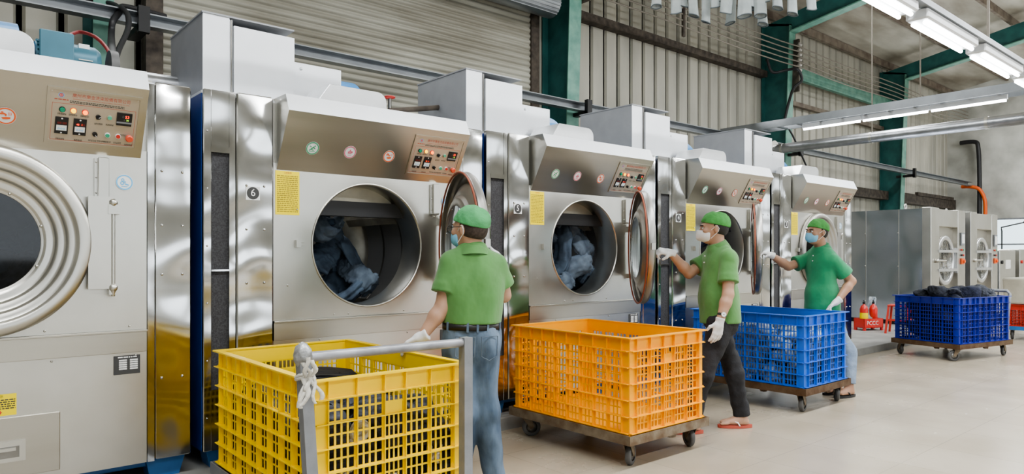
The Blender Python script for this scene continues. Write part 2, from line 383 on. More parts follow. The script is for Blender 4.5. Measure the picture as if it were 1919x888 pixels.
        ob=bpy.data.objects.new(name,me); C.objects.link(ob)
        if parent: ob.parent=parent
        if label: ob['label']=label
        return ob
# ================================================================== THE SETTING
XW, YW = 31.0, 9.9
struct(MB().box((-7,-9,-.1),(XW,4.1,0)).build('floor','floor_tiles'))
t=MB().box((-7,4.1,-.1),(XW,YW,.1)).build('trim_1','concrete',bevel=.01); struct(t); t['label']='raised grey concrete plinth under the machine row'
# back wall: ribbed sheet
def rib_wall():
    mb=MB(); pitch=.42; x=-7.0; pts=[]
    while x<XW:
        pts+=[(x,YW),(x+.26,YW),(x+.29,YW+.05),(x+.35,YW+.05),(x+.38,YW)]; x+=pitch
    pts.append((XW,YW)); n=len(pts); vs=[(a,b,.1) for a,b in pts]+[(a,b,7.75) for a,b in pts]
    mb.add(vs,[(i,i+1,n+i+1,n+i) for i in range(n-1)]); mb.box((-7,YW+.05,.1),(XW,YW+.12,7.75))
    return mb.build('wall_back','sheet')
struct(rib_wall())
# end wall with a window opening
mb=MB(); WY0,WY1,WZ0,WZ1=3.6,8.42,.65,2.75
mb.box((XW,WY1,0),(XW+.25,YW+.2,12)).box((XW,-9,0),(XW+.25,WY0,12)).box((XW,WY0,0),(XW+.25,WY1,WZ0)).box((XW,WY0,WZ1),(XW+.25,WY1,12))
struct(mb.build('wall_right','whitewash'))
w=MB(); 
for y in (WY0,WY0+1.2,WY0+2.4,WY0+3.6,WY1-.06): w.box((XW-.03,y,WZ0),(XW+.06,y+.06,WZ1))
for z in (WZ0,(WZ0+WZ1)/2+.05,WZ1-.05): w.box((XW-.03,WY0,z),(XW+.06,WY1,z+.05))
wf=struct(w.build('window_1','grey_paint')); g=MB().box((XW+.02,WY0,WZ0),(XW+.03,WY1,WZ1)).build('window_glass','glass',wf)
mb=MB().box((-7,-9.2,0),(XW,-9,1.25)).box((-7,-9.2,3.1),(XW,-9,9))
for k in range(13): mb.box((-7+k*3.17-.35,-9.2,1.25),(-7+k*3.17+.35,-9,3.1))
struct(mb.build('wall_front','whitewash'))
struct(MB().box((-7.2,-9,0),(-7,YW+.2,10.2)).build('wall_left','whitewash'))
# roof
SL=.19
def zroof(y): return 7.72+SL*(YW-y)
cm=MB(); pts=[]; y=YW+.1
yr=-2.0
cm.add([(-7,YW+.1,zroof(YW+.1)),(XW,YW+.1,zroof(YW+.1)),(XW,yr,zroof(yr)),(-7,yr,zroof(yr)),(-7,-9,zroof(yr)-1.3),(XW,-9,zroof(yr)-1.3)],[(0,1,2,3),(3,2,5,4)])
struct(cm.build('ceiling','roof_sheet'))
# roof purlins (one trim)
for i,yy in enumerate([9.6,7.9,6.2,4.5,2.8,1.1,-.6]):
    z=zroof(yy); t=MB().prism([(yy-.04,z-.22),(yy+.04,z-.22),(yy+.04,z-.01),(yy-.04,z-.01)],-7,XW).build('trim_%d'%(i+2),'purlin'); struct(t); t['label']='brown roof purlin under the dirty roof sheets'
# portal columns + rafters
COL=[(1.51,1.72),(9.14,9.45),(17.1,17.4),(24.6,24.9)]
lab=['teal steel column behind the nearest dryer, left edge','teal steel column right of the roller shutter','dark teal steel column beyond the hanging trousers','teal steel column standing behind the far end of the dryer row']
for i,(x0,x1) in enumerate(COL):
    c=thing('steel_column',lab[i],'column',((x0+x1)/2,9.5,.1),0,'teal portal frame columns'); xm=(x0+x1)/2; off=(-xm,-9.5,-.1)
    MB().prism([(9.35,.1),(9.86,.1),(9.86,7.55),(9.1,7.35)],xm-.012,xm+.012).build('web','teal_paint',c,off)
    MB().add([(x0,9.33,.1),(x1,9.33,.1),(x1,9.35,.1),(x0,9.35,.1),(x0,9.08,7.3),(x1,9.08,7.3),(x1,9.1,7.3),(x0,9.1,7.3)],[(0,3,2,1),(4,5,6,7),(0,1,5,4),(1,2,6,5),(2,3,7,6),(3,0,4,7)]).build('front_flange','teal_light',c,off)
    MB().box((x0,9.86,.1),(x1,9.88,7.5)).build('rear_flange','teal_paint',c,off)
    MB().prism([(9.1,7.3),(9.1,7.15),(yr,zroof(yr)-1.0),(yr,zroof(yr)-.25),(9.86,zroof(9.86)-.25)],xm-.012,xm+.012).build('rafter_web','teal_paint',c,off)
    MB().prism([(9.1,7.12),(9.1,7.15),(yr,zroof(yr)-1.0),(yr,zroof(yr)-1.03)],x0,x1).build('rafter_flange','teal_light',c,off)
# roller shutter
sh=thing('roller_shutter','wide dirty cream roller shutter closed behind the dryers','shutter',(5.5,9.75,.1)); off=(-5.5,-9.75,-.1)
pts=[]; z=.1
while z<7.2:
    for k in range(8): pts.append((9.66+.03*abs(math.sin(PI*k/8))*-1, z+.105*k/8))
    z+=.105
n=len(pts); m_=MB().add([(2.34,a,b) for a,b in pts]+[(8.62,a,b) for a,b in pts],[(i,n+i,n+i+1,i+1) for i in range(n-1)],True); m_.build('slat_curtain','shutter',sh,off)
mb=MB(); mb.cyl((5.2,9.3,5.95),(8.85,9.3,5.95),.25,n=28); 
for k in range(7): 
    a=PI*.9+k*.22; mb.cyl((5.2,9.3+.25*math.cos(a),5.95+.25*math.sin(a)),(8.85,9.3+.25*math.cos(a),5.95+.25*math.sin(a)),.012,n=6)
mb.build('roll_tube','trunk',sh,off)
for x in (2.15,8.62): MB().box((x,9.6,.1),(x+.2,9.85,7.2)).build('side_guide','brown_steel',sh,off)
# wall girts
def bar(name,label,cat,a,b,w,h,m,grp=None):
    a=Vector(a);b=Vector(b); c=(a+b)/2; o=MB().box((min(a.x,b.x)-(w/2 if abs(a.x-b.x)<.01 else 0),min(a.y,b.y)-(w/2 if abs(a.y-b.y)<.01 else 0),a.z-h/2),(max(a.x,b.x)+(w/2 if abs(a.x-b.x)<.01 else 0),max(a.y,b.y)+(w/2 if abs(a.y-b.y)<.01 else 0),a.z+h/2)).build(name,m)
    origin(o,c); return tag(o,label,cat,grp)
bar('wall_girt','long rusty brown rail on the ribbed wall below the wires','rail',(9.45,9.8,6.15),(17.1,9.8,6.15),.2,.16,'brown_steel')
bar('wall_girt','pale teal beam between the third and fourth columns','beam',(17.4,9.55,6.35),(24.6,9.55,6.35),.12,.34,'teal_light')
bar('wall_girt','thin brown rail under the pale teal beam','rail',(17.4,9.8,5.6),(24.6,9.8,5.6),.12,.12,'purlin')
bar('wall_girt','brown ledge along the far wall above the washers','rail',(17.4,9.75,3.35),(24.6,9.75,3.35),.3,.28,'brown_steel')
bar('wall_girt','dusty brown ledge between the last column and end wall','rail',(24.9,9.75,3.35),(XW,9.75,3.35),.3,.35,'brown_steel')
bar('wall_girt','cross rail on wall panels left of roller shutter','rail',(-6,9.8,3.75),(1.5,9.8,3.75),.12,.12,'brown_steel')
# steam pipe along the wall
# cable trunk along X
ct=thing('wall_trunking','galvanised cable trunking running along the whole row above the dryers','trunking',(12,9.0,4.05)); off=(-12,-9.0,-4.05)
mb=MB(); mb.prism([(8.9,4.0),(9.05,4.0),(9.05,4.15),(8.9,4.15),(8.9,4.135),(9.035,4.135),(9.035,4.015),(8.9,4.015)],-6,30.5); mb.build('channel','trunk',ct,off)
for x in (1.9,9.3,17.2,24.7): MB().box((x,8.85,3.93),(x+.12,9.4,4.0)).box((x,8.82,3.9),(x+.12,8.9,4.2)).build('bracket','black',ct,off)
# wires with insulators
for k in range(5):
    z=6.72-.13*k; pts=[(6+i*.8,8.95,z-.02*math.sin(i*.7)) for i in range(14)]+[(17.25,8.9,z)]+[(18+i*1.1,8.92,z-.03*math.sin(i)) for i in range(12)]
    o=MB().tube(pts,.016,6).build('power_wire','wire'); origin(o,pts[0]); tag(o,'bare overhead wire strung across the ribbed wall','wire','parallel overhead wires')
ins=thing('insulator_stack','stack of pale ceramic insulators on the dark teal column','insulator',(17.35,8.95,6.0)); 
for k in range(6): MB().cyl((0,0,.1+.13*k),(0,0,.15+.13*k),.055,.07,n=14).cyl((0,0,.15+.13*k),(0,0,.2+.13*k),.04,n=10).build('insulator','ceramic',ins)
MB().box((-.03,.0,-.4),(.03,.28,.95)).build('bracket','brown_steel',ins)
ins=thing('insulator_stack','rusty insulator bracket bolted to column beside roller shutter','insulator',(9.5,8.98,6.1)); MB().box((-.04,0,0),(.04,.25,1.3)).build('bracket','brown_steel',ins)
for k in range(7): MB().cyl((.06,-.02,.1+.17*k),(.06,-.02,.19+.17*k),.045,n=10).build('insulator','ceramic',ins)
o=MB().box((12.35,8.93,6.0),(12.42,8.98,6.85)).build('wood_spacer','brown_steel'); origin(o,(12.4,9,6.4)); tag(o,'short rusty flat bar spacing the overhead wires','spacer')
# big black cable loops
def cable(label,pts,r,m='cable',name='power_cable',cat='cable'):
    P=[Vector(p) for p in pts]; out=[]
    for i in range(len(P)-1):
        p0=P[max(i-1,0)];p1=P[i];p2=P[i+1];p3=P[min(i+2,len(P)-1)]
        for k in range(6):
            t=k/6; out.append(.5*((2*p1)+(p2-p0)*t+(2*p0-5*p1+4*p2-p3)*t*t+(3*p1-p0-3*p2+p3)*t**3))
    out.append(P[-1]); o=MB().tube(out,r,8).build(name,m); origin(o,out[0]); return tag(o,label,cat)
cable('thick black cable looping down from the trunking at upper left',[at(150,-3,8.2),at(200,5,8.1),at(225,18,8.0),at(212,40,7.8),at(209,70,7.5),at(212,118,5.2)],.035)
cable('black cable hanging in a loop beside the teal column at upper left',[at(212,128,5.2),at(222,95,7.0),at(240,55,7.6),at(240,28,7.8),at(228,12,7.9),at(262,18,8.2),at(310,30,8.6)],.03)
cable('thin red hose arching behind the teal motor',[at(126,68,4.6),at(150,60,4.7),at(180,70,4.6),at(203,95,4.5),at(209,126,4.3)],.012,'cable_red','red_hose','hose')
cable('black cable curling off the insulators beside the hanging trousers',[at(1438,110,17.7),at(1448,135,17.7),at(1475,131,17.6),at(1495,130,17.4),at(1503,150,17.5),at(1488,165,17.6),at(1478,195,17.8),at(1468,240,17.8)],.036)
cable('orange hose coming down the end wall beside the washers',[at(1803,350,26.9),at(1820,350,26.6),at(1836,355,26.4),at(1846,375,26.3),at(1847,402,26.3)],.065,'hose_orange','orange_hose','hose')
cable('dark pipe running down the whitewashed end wall',[at(1800,268,27.0),at(1828,266,26.6),at(1834,280,26.5),at(1836,330,26.5),at(1836,405,26.5)],.08,'cable','wall_pipe','pipe')
cable('thin black cord drooping under the galvanised tray',[at(1478,240,15.2),at(1490,262,15.4),at(1512,312,15.8)],.02)
bar('pipe_bracket','dark steel bracket holding pipes at the end wall corner','bracket',(27.0,9.6,3.55),(30.6,9.6,3.55),.1,.12,'brown_steel')
# tray and pipe crossing above (along Y)
ladder=thing('cable_tray','galvanised cable ladder crossing high over the aisle','cable tray',(14,3,4.1)); off=(-14,-3,-4.1)
mb=MB()
for x in (13.75,14.2): mb.box((x,-8,4.05),(x+.03,8.95,4.2))
mb.build('side_rails','trunk',ladder,off)
for k in range(38): MB().box((13.78,-7.8+.44*k,4.06),(14.2,-7.75+.44*k,4.09)).build('rung','trunk',ladder,off)
for y in (1.0,4.9,-3.): MB().box((13.98,y,4.2),(14.0,y+.02,zroof(y)-.02)).build('hanger_rod','wire',ladder,off)
yy=7.15
tl=['bare fluorescent tube under the cable ladder, leftmost of three','middle bare fluorescent tube under the cable ladder','rightmost bare fluorescent tube under the cable ladder']
for k in range(3):
    y1=7.15-k*1.2; l=thing('tube_light',tl[k],'light',(13.98,y1-.6,3.962)); 
    MB().cyl((0,-.57,0),(0,.57,0),.022,n=10).build('lamp_tube','tube',l); MB().box((-.03,-.59,.02),(.03,.59,.1)).build('batten','fixture',l)
pp=thing('steam_pipe','silver lagged pipe crossing over the aisle under the cable ladder','pipe',(13.6,3,3.55)); off=(-13.6,-3,-3.55)
X0p=14.6
mb=MB().cyl((X0p,-8,3.72),(X0p,8.1,3.72),.108,n=24); mb.build('lagged_pipe','pipe_silver',pp,off)
for y in (7.9,6,4,2,0): MB().cyl((X0p,y,3.72),(X0p,y+.05,3.72),.115,n=24).build('band','steel',pp,off)
MB().cyl((X0p,8.1,3.72),(X0p,8.14,3.72),.2,n=24).build('flange','steel',pp,off)
for y in (6.,2.): MB().box((X0p-.01,y,3.84),(X0p+.01,y+.02,zroof(y)-.02)).build('hanger_rod','wire',pp,off)
# light ladder with twin-tube fixtures along X (hung)
YL,ZL=2.2,3.29
rail=thing('light_rail','galvanised hanging rail carrying the twin tube lights','rail',(7,YL,ZL+.05)); MB().box((-5,-.1,0),(9,-.03,.05)).box((-5,.03,0),(9,.1,.05)).build('rail_bars','trunk',rail)
for x in (-3,1,5): MB().box((x,-.01,.05),(x+.02,.01,zroof(YL)-ZL-.1)).build('hanger_rod','wire',rail)
names=['twin tube light cut by the top edge, first on the hanging rail','large twin tube light, second along the hanging rail','twin tube light third along the hanging rail','far twin tube light at the right edge','twin tube light on the rail outside right edge']
xs=[4.75,6.18,7.62,9.06,10.5]
for k,x in enumerate(xs):
    l=thing('twin_tube_light',names[k],'light',(x+.63,YL,ZL),0,'twin tube lights on the hanging rail')
    MB().rbox((-.62,-.085,-.035),(.62,.085,.055),.02).build('housing','fixture',l)
    for s in (-.045,.045): MB().cyl((-.57,s,-.055),(.57,s,-.055),.017,n=12).build('lamp_tube','tube',l)
# hanging trousers
def trouser(label,px,ybot,fwd,w,seed,twolegs=True):
    rr=random.Random(seed); base=at(px,ybot,fwd); 
    t=thing('hanging_trousers',label,'trousers',(base.x,base.y,4.35)); mb=MB(); hm=MB(); n=36
    for L in range(2 if twolegs else 1):
        zb=base.z+(rr.uniform(.05,.25) if L else 0)-4.35; ox=(rr.uniform(.25,.5)*w if L else 0); oy=rr.uniform(-.05,.05); ph=rr.uniform(0,6); tilt=rr.uniform(-.05,.05); rings=14; vs=[]
        for i in range(rings+1):
            s=i/rings; z=zb*(1-s)+.0*s
            for k in range(n):
                a=2*PI*k/n; r=(w*.36)*(1-.15*s); fold=1+.12*math.sin(2*a+ph+2*s)+.05*math.sin(5*a+ph*2-3*s)
                x=r*math.cos(a)*fold*(.9); y=r*.42*math.sin(a)*fold
                zz=z+.018*math.sin(a+ph)*(1-s)
                lx=x+ox+tilt*(1-s); vs.append((RT[0]*lx+FW[0]*(y+oy),RT[1]*lx+FW[1]*(y+oy),zz))
        mb.add(vs,[(i*n+k,i*n+(k+1)%n,(i+1)*n+(k+1)%n,(i+1)*n+k) for i in range(rings) for k in range(n)],True)
        hm=MB().tube(vs[:n],.006,6,True); hm.build('hem','hem_dark',t)
    mb.build('cloth','grey_cloth',t)
TR=[(1232,14,7.6,.17),(1268,26,7.6,.17),(1296,29,7.5,.18),(1325,40,7.5,.16),(1341,14,7.45,.2),(1366,26,7.4,.2),(1375,44,7.6,.15),(1395,30,7.3,.21),(1418,30,7.3,.19),(1427,46,7.5,.17),(1453,17,7.2,.17),(1480,29,7.2,.17),(1521,14,7.1,.15)]
TL=['leftmost pale grey trousers hanging at the top edge','second pale grey trousers from the left, hanging in front of the ribbed wall','third pale grey trousers from the left on the overhead line','long narrow grey trouser leg hanging above the rusty spacer bar','short wide grey trousers just right of the long narrow leg','pale trousers with open hem near the middle of the line','low hanging grey trouser leg right of the line middle','broad pale grey trousers, fourth from right group','grey trousers hanging left of the dark teal rafter','lowest hanging trousers, against the teal column edge','short dangling trousers in front of the teal rafter','frayed grey trouser leg second from the right end','rightmost single grey trouser leg hanging over the rafter']
for k,(a,b,c,d) in enumerate(TR): trouser(TL[k],a,b,c,d,k+3,k not in (3,6,12,9))
p=at(1190,0,7.7); q=at(1560,0,7.0); ln=MB().tube([(p.x,p.y,4.36),(q.x,q.y,4.36)],.012,8).build('drying_line','trunk'); origin(ln,(p.x,p.y,4.36)); tag(ln,'overhead bar from which the grey trousers hang, above the frame','rail')
# ================================================================== DRYERS
YP=4.18
def circ_panel(mb,x0,x1,z0,z1,cx,cz,r,y,n=96):
    inner=[];outer=[]; ang=[2*PI*k/n for k in range(n)]
    cor=[math.atan2(zz-cz,xx-cx)%(2*PI) for xx in (x0,x1) for zz in (z0,z1)]
    ang=sorted(ang+cor)
    for a in ang:
        c,s=math.cos(a),math.sin(a); inner.append((cx+r*c,y,cz+r*s)); ts=[]
        if c>1e-9: ts.append((x1-cx)/c)
        if c<-1e-9: ts.append((x0-cx)/c)
        if s>1e-9: ts.append((z1-cz)/s)
        if s<-1e-9: ts.append((z0-cz)/s)
        t=min(ts); outer.append((cx+t*c,y,cz+t*s))
    m=len(ang); mb.add(inner+outer,[(k,(k+1)%m,m+(k+1)%m,m+k) for k in range(m)])
YT,ZT,YB,ZB=3.99,2.195,4.18,1.86      # hood slope top/bottom
def hoodT(x,s):   # s 0 bottom .. 1 top on the sloping face; local x = +X, local y = up-slope, z = outward
    y=YB+(YT-YB)*s; z=ZB+(ZT-ZB)*s
    return frame((x,y,z),(1,0,0),(0,YT-YB,ZT-ZB))
def T2(T,u,v,w=0): return T @ Matrix.Translation((u,v,w))
YF=Matrix(((1,0,0,0),(0,0,-1,0),(0,1,0,0),(0,0,0,1)))  # local z -> -y (faces aisle), local y -> z
def facing(x,z,y): return Matrix.Translation((x,y,z)) @ YF
def sticker(mb,T,r,kind):
    mb.mt('paper').disc(T2(T,0,0,.001),r,28); c={'g':'green_st','p':'pink_st','o':'orange_st','b':'blue_st'}[kind]
    mb.mt(c).ring(T2(T,0,0,.002),r*.80,r*.95,32)
    def poly(pts): mb.add([(a*r,b*r,.0025) for a,b in pts],[tuple(range(len(pts)))],T=T)
    if kind=='g':
        mb.disc(T2(T,.30*r,.36*r,.0025),.11*r,12); poly([(.25,.2),(.1,.3),(-.25,-.05),(-.1,-.15)]); poly([(-.25,-.05),(-.5,-.3),(-.42,-.38),(-.1,-.15)]); poly([(.2,.2),(.45,-.05),(.38,-.12),(.1,.1)]); poly([(-.1,-.12),(.25,-.3),(.2,-.38),(-.2,-.22)]); poly([(-.5,-.42),(.45,-.42),(.45,-.5),(-.5,-.5)])
        poly([(-.25,.15),(-.5,.3),(-.45,.38),(-.15,.22)])
    elif kind=='p':
        poly([(-.35,-.2),(.1,-.25),(.4,-.05),(.4,.15),(.05,.2),(-.35,.1)]); poly([(-.2,.2),(.0,.45),(.1,.38),(.0,.2)]); poly([(-.3,-.45),(.3,-.45),(.3,-.52),(-.3,-.52)])
        mb.mt('paper'); poly([(-.2,.05),(.2,.1),(.2,.05),(-.2,.0)]); poly([(-.2,-.07),(.2,-.02),(.2,-.07),(-.2,-.12)])
    elif kind=='o':
        poly([(-.55,.3),(-.1,.35),(.1,.2),(.1,-.02),(-.02,-.02),(-.1,.15),(-.55,.12)]); poly([(-.42,.35),(-.2,.35),(-.2,.5),(-.42,.5)]); poly([(-.4,-.2),(.0,-.12),(.45,-.1),(.45,-.3),(.05,-.4),(-.25,-.38)])
        for k in range(3):
            x=.2+.13*k; poly([(x,.45),(x+.05,.45),(x+.1,.25),(x+.05,.08),(x,.08),(x+.05,.25)])
    else:
        for a,b,q in ((-.2,.3,.2),(-.25,-.1,.24),(.05,.05,.12)): mb.ring(T2(T,a*r,b*r,.0025),q*r*.5,q*r,20)
        poly([(.05,-.1),(.5,-.25),(.5,-.4),(.1,-.3)]); poly([(-.35,-.48),(.35,-.48),(.35,-.55),(-.35,-.55)])
def control_panel(parent,off,detail):
    T=hoodT(1.121,.5); W,H=.392,.268
    fr=MB()
    for a,b,c,d in ((-W/2-.012,-H/2-.012,W/2+.012,-H/2),(-W/2-.012,H/2,W/2+.012,H/2+.012),(-W/2-.012,-H/2,-W/2,H/2),(W/2,-H/2,W/2+.012,H/2)): fr.box((a,b,0),(c,d,.007),T=T)
    cp=MB(); cp.mt('panel_bronze').box((-W/2,-H/2,.0),(W/2,H/2,.003),T=T)
    def U(u,v,w=.0036): return T2(T,(u-.5)*W,(.5-v)*H,w)
    cp.mt('blue_st').ring(U(.12,.10),.009,.0125,28); cp.mt('red').disc(U(.12,.10),.009,24); cp.mt('paper').ring(U(.12,.10,.004),.004,.0052,16)
    text_into(cp,'廣州市樂金洗染設備有限公司',U(.565,.085),.022,'red_print',width=.255)
    if detail>1:
        text_into(cp,'GUANGZHOU LEJIN WASHING AND DYEING MACHINE CO.,LTD',U(.565,.15),.008,'red_print',width=.25)
        lines_into(cp,U(0,0,.0037)@Matrix.Translation((0,0,0)),.215*W,.83*W,-.235*H,-.18*H,2,'ink',3)
        lines_into(cp,U(0,0,.0037),.05*W,.2*W,-.20*H,-.165*H,1,'red_print',5)
    else: lines_into(cp,U(0,0,.0037),.215*W,.83*W,-.235*H,-.14*H,3,'ink',3)
    # red outline
    cp.mt('red_print')
    for a,b,c,d in ((.03,.25,.97,.257),(.03,.965,.97,.972),(.03,.25,.034,.97),(.966,.25,.97,.97)):
        cp.add([((a-.5)*W,(.5-b)*H,.0037),((c-.5)*W,(.5-b)*H,.0037),((c-.5)*W,(.5-d)*H,.0037),((a-.5)*W,(.5-d)*H,.0037)],[(0,3,2,1)],T=T)
    for (u,v) in ((.14,.46),(.26,.46),(.39,.46),(.55,.58),(.68,.58),(.83,.76),(.14,.95),(.34,.95),(.5,.93),(.6,.93),(.67,.93),(.79,.93),(.92,.95)):
        lines_into(cp,U(u,v),-.018,.018,-.005,.005,2,'ink',int(u*100))
    for u,v in ((.02,.03),(.98,.03),(.02,.97),(.98,.97)): cp.mt('steel').disc(U(u,v,.004),.004,10)
    c=cp.build('control_panel',None,parent,off)
    fr.build('panel_frame','steel_brushed',c,(0,0,0))
    c.children[0].location=(0,0,0); c.children[0].data.transform(Matrix.Translation(off))
    def but(name,u,v,r,h,m,rim='steel',lbl=None):
        b=MB(); b.mt(rim).cyl(U(u,v,.002).translation,U(u,v,.009).translation,r*1.22,n=20); b.mt(m).cyl(U(u,v,.009).translation,U(u,v,h).translation,r,r*.9,n=20)
        return b.build(name,None,c,off)
    but('indicator_lamp',.14,.37,.0115,.016,'lamp_green','black'); but('indicator_lamp',.26,.37,.0115,.016,'lamp_yellow','orange_st'); but('indicator_lamp',.39,.38,.0115,.016,'lamp_orange','red')
    for u,v,a in ((.54,.44,.6),(.52,.79,-.9)):
        b=MB(); b.mt('black').cyl(U(u,v,.002).translation,U(u,v,.014).translation,.0115,n=20); 
        R=U(u,v,.0)@Matrix.Rotation(a,4,'Z'); b.box((-.012,-.003,.012),(.012,.003,.024),T=R); b.mt('white').box((.0,-.0012,.024),(.012,.0012,.025),T=R); b.build('rotary_switch',None,c,off)
    but('push_button',.67,.43,.0105,.014,'btn_teal','panel_bronze'); but('push_button',.665,.79,.0105,.014,'btn_green','white'); but('push_button',.79,.79,.0105,.014,'red','white'); 
    b=MB(); b.mt('steel').cyl(U(.915,.79,.002).translation,U(.915,.79,.012).translation,.013,n=20); b.mt('estop').cyl(U(.915,.79,.012).translation,U(.915,.79,.03).translation,.0165,.0185,n=24).cyl(U(.915,.79,.03).translation,U(.915,.79,.036).translation,.0185,.014,n=24); b.build('emergency_stop',None,c,off)
    # temperature controller
    b=MB(); D=U(.84,.43,0); b.mt('black').box((-.035,-.034,.003),(.035,.034,.011),T=D); b.mt('grey_paint').box((-.035,-.022,.011),(.035,-.013,.0115),T=D)
    text_into(b,'53',T2(D,.012,.014,.0118),.02,'led_red'); text_into(b,'8',T2(D,-.007,.014,.0117),.02,'wheel_grey'); text_into(b,'70',T2(D,.014,-.004,.0118),.013,'led_green'); text_into(b,'8',T2(D,.0,-.004,.0117),.013,'wheel_grey'); b.build('temperature_display',None,c,off)
    for u,on in ((.145,False),(.345,True)):
        b=MB(); D=U(u,.68,0); b.mt('black').box((-.028,-.043,.003),(.028,.043,.01),T=D); b.mt('white').disc(T2(D,0,.037,.0105),.004,10).disc(T2(D,0,-.037,.0105),.004,10)
        b.mt('paper').box((-.022,-.026,.01),(.022,.002,.0106),T=D); b.mt('blue_st')
        for k in (-1,0,1): b.ring(T2(D,.011*k,-.016,.0108),.0025,.0045,12)
        b.mt('led_off').box((-.019,.008,.01),(-.001,.019,.0106),T=D).box((.003,.008,.01),(.021,.019,.0106),T=D)
        if on: text_into(b,'45',T2(D,-.0095,.0135,.011),.013,'led_red'); text_into(b,'1',T2(D,.008,.0135,.011),.013,'led_red')
        else: b.mt('led_off')
        b.build('timer',None,c,off)
    return c
DPROF=[(.465,-.006),(.468,.03),(.455,.052),(.43,.058),(.405,.056),(.395,.04),(.385,.036),(.362,.034),(.352,.014),(.342,.01),(.318,.008),(.308,-.012),(.298,-.016),(.272,-.018),(.262,-.026),(.250,-.027)]
def sup(pr):
    out=[]; n=len(pr)
    for i in range(n):
        a=pr[i]; b=pr[(i+1)%n]; out+=[tuple(a[k]*.88+b[k]*.12 for k in (0,1)),tuple(a[k]*.12+b[k]*.88 for k in (0,1))]
    return out
def dryer(X0,num,label,door_ang,strip,side_blue=False,detail=1,closed_text=None,motor=False,boxw=.587,last=False):
    d=thing('tumble_dryer',label,'dryer',(X0,YP,.1),0,'stainless steel tumble dryers in a row'); off=(0,-YP,-.1)
    xl=-strip-.228; xr=1.615
    # casing
    mb=MB(); mb.mt('navy_paint' if side_blue else 'steel_panel').box((xl+.004,YP+.03,.21),(xl+.016,5.9,2.27)); mb.mt('steel_panel').box((xr-.03,YP+.05,.21),(xr-.004,5.9,2.27)); mb.mt('steel_dark').box((xl+.02,5.86,.21),(xr-.03,5.9,2.27)); mb.mt('galv').box((xl+.004,YP+.03,2.27),(xr-.004,5.9,2.285)); mb.mt('steel_dark').box((xl+.02,YP+.06,.21),(xr-.03,5.86,.23)).box((xl+.02,YP+.1,.23),(.02,YP+.12,2.26)); mb.build('casing',None,d,off)
    b=MB().box((xl+.05,YP+.10,.16),(xr-.03,5.8,.21)).build('base_frame','blue_paint',d,off,bevel=.006)
    for x in (xl+.04,.75,xr-.22):
        for y in (YP+.06,5.5): MB().prism([(x+.02,.1),(x+.17,.1),(x+.2,.2),(x,.2)],y,y+.14,'y').build('foot','blue_paint',d,off)
    # front with the loading hole
    mb=MB(); circ_panel(mb,0,1.385,.935,1.90,.656,1.403,.405,YP); mb.box((0,YP+.002,.935),(.004,YP+.04,1.9)).box((1.381,YP+.002,.935),(1.385,YP+.04,1.9))
    rr=random.Random(num)
    for x,z in ((.15,1.62),(.09,1.15),(.4,.955),(.92,.955),(1.3,.955),(.5,.955)): mb.ball((x,YP-.002,z),.006,8)
    mb.box((-.004,YP+.032,1.88),(1.42,YP+.06,2.296)); mb.build('front_panel','steel',d,off)
    TC=facing(.656,1.403,YP)
    MB().lathe([(.398,-.24),(.398,-.005),(.403,.006),(.410,.008),(.414,.002),(.414,-.24)],TC,96).build('opening_ring','steel',d,off)
    # drum
    TD=facing(.656,1.385,YP+.24); mb=MB(); mb.mt('drum_dark').lathe([(.414,.0),(.56,-.02),(.56,-1.1)],TD,72); mb.mt('drum').lathe([(.56,-.80),(.54,-.83),(.30,-.85),(.28,-.84),(.0,-.86)],TD,72)
    for k in range(4):
        a=k*PI/2+.5; c,s=math.cos(a),math.sin(a); R=TD@Matrix.Rotation(a,4,'Z'); mb.mt('drum').box((.44,-.03,-1.08),(.56,.03,-.08),T=R)
    for k in range(3): mb.mt('steel_dark').lathe([(.558,-.25-.28*k),(.55,-.26-.28*k),(.558,-.27-.28*k)],TD,72)
    mb.build('drum',None,d,off)
    # air duct baffle at the top of the opening
    mb=MB(); mb.mt('cream').box((.35,YP+.16,1.70),(1.0,YP+.2,1.83)); mb.mt('shelf_dark').box((.26,YP+.12,1.60),(1.02,YP+.2,1.70)); mb.build('baffle',None,d,off)
    # lower band + lower panel
    mb=MB().box((0,YP-.012,.815),(1.384,YP+.01,.925)); mb.box((0,YP-.02,.922),(1.385,YP,.934)); mb.build('middle_band','steel_brushed',d,off,bevel=.002)
    mb=MB().box((0,YP,.21),(1.385,YP+.02,.815)); 
    for x in (.3,.95,1.33): mb.ball((x,YP-.002,.80),.006,8)
    mb.build('lower_panel','steel',d,off)
    mb=MB(); mb.mt('ink').rbox((1.225,YP-.004,.70),(1.352,YP-.001,.80),.004); Tn=facing(0,0,YP-.005); 
    mb.mt('paper')
    for x,w in ((1.25,.038),(1.302,.038)):
        for k in range(5): mb.add([(x,.725+.0115*k,0),(x+w,.725+.0115*k,0),(x+w,.733+.0115*k,0),(x,.733+.0115*k,0)],[(0,1,2,3)],T=Tn)
    lines_into(mb,Tn,1.245,1.335,.785,.797,1,'paper',2); mb.build('name_plate',None,d,off)
    # lint drawer door
    ld=MB().box((.2,YP-.008,.25),(.985,YP,.545)).build('lint_door','steel_brushed',d,off,bevel=.003)
    hb=MB(); hb.mt('steel').box((.60,YP-.02,.33),(.84,YP-.008,.43)); hb.mt('steel_dark').box((.625,YP-.021,.35),(.815,YP-.019,.405)); hb.mt('steel').box((.64,YP-.032,.385),(.80,YP-.02,.40)); hb.build('handle',None,ld,off)
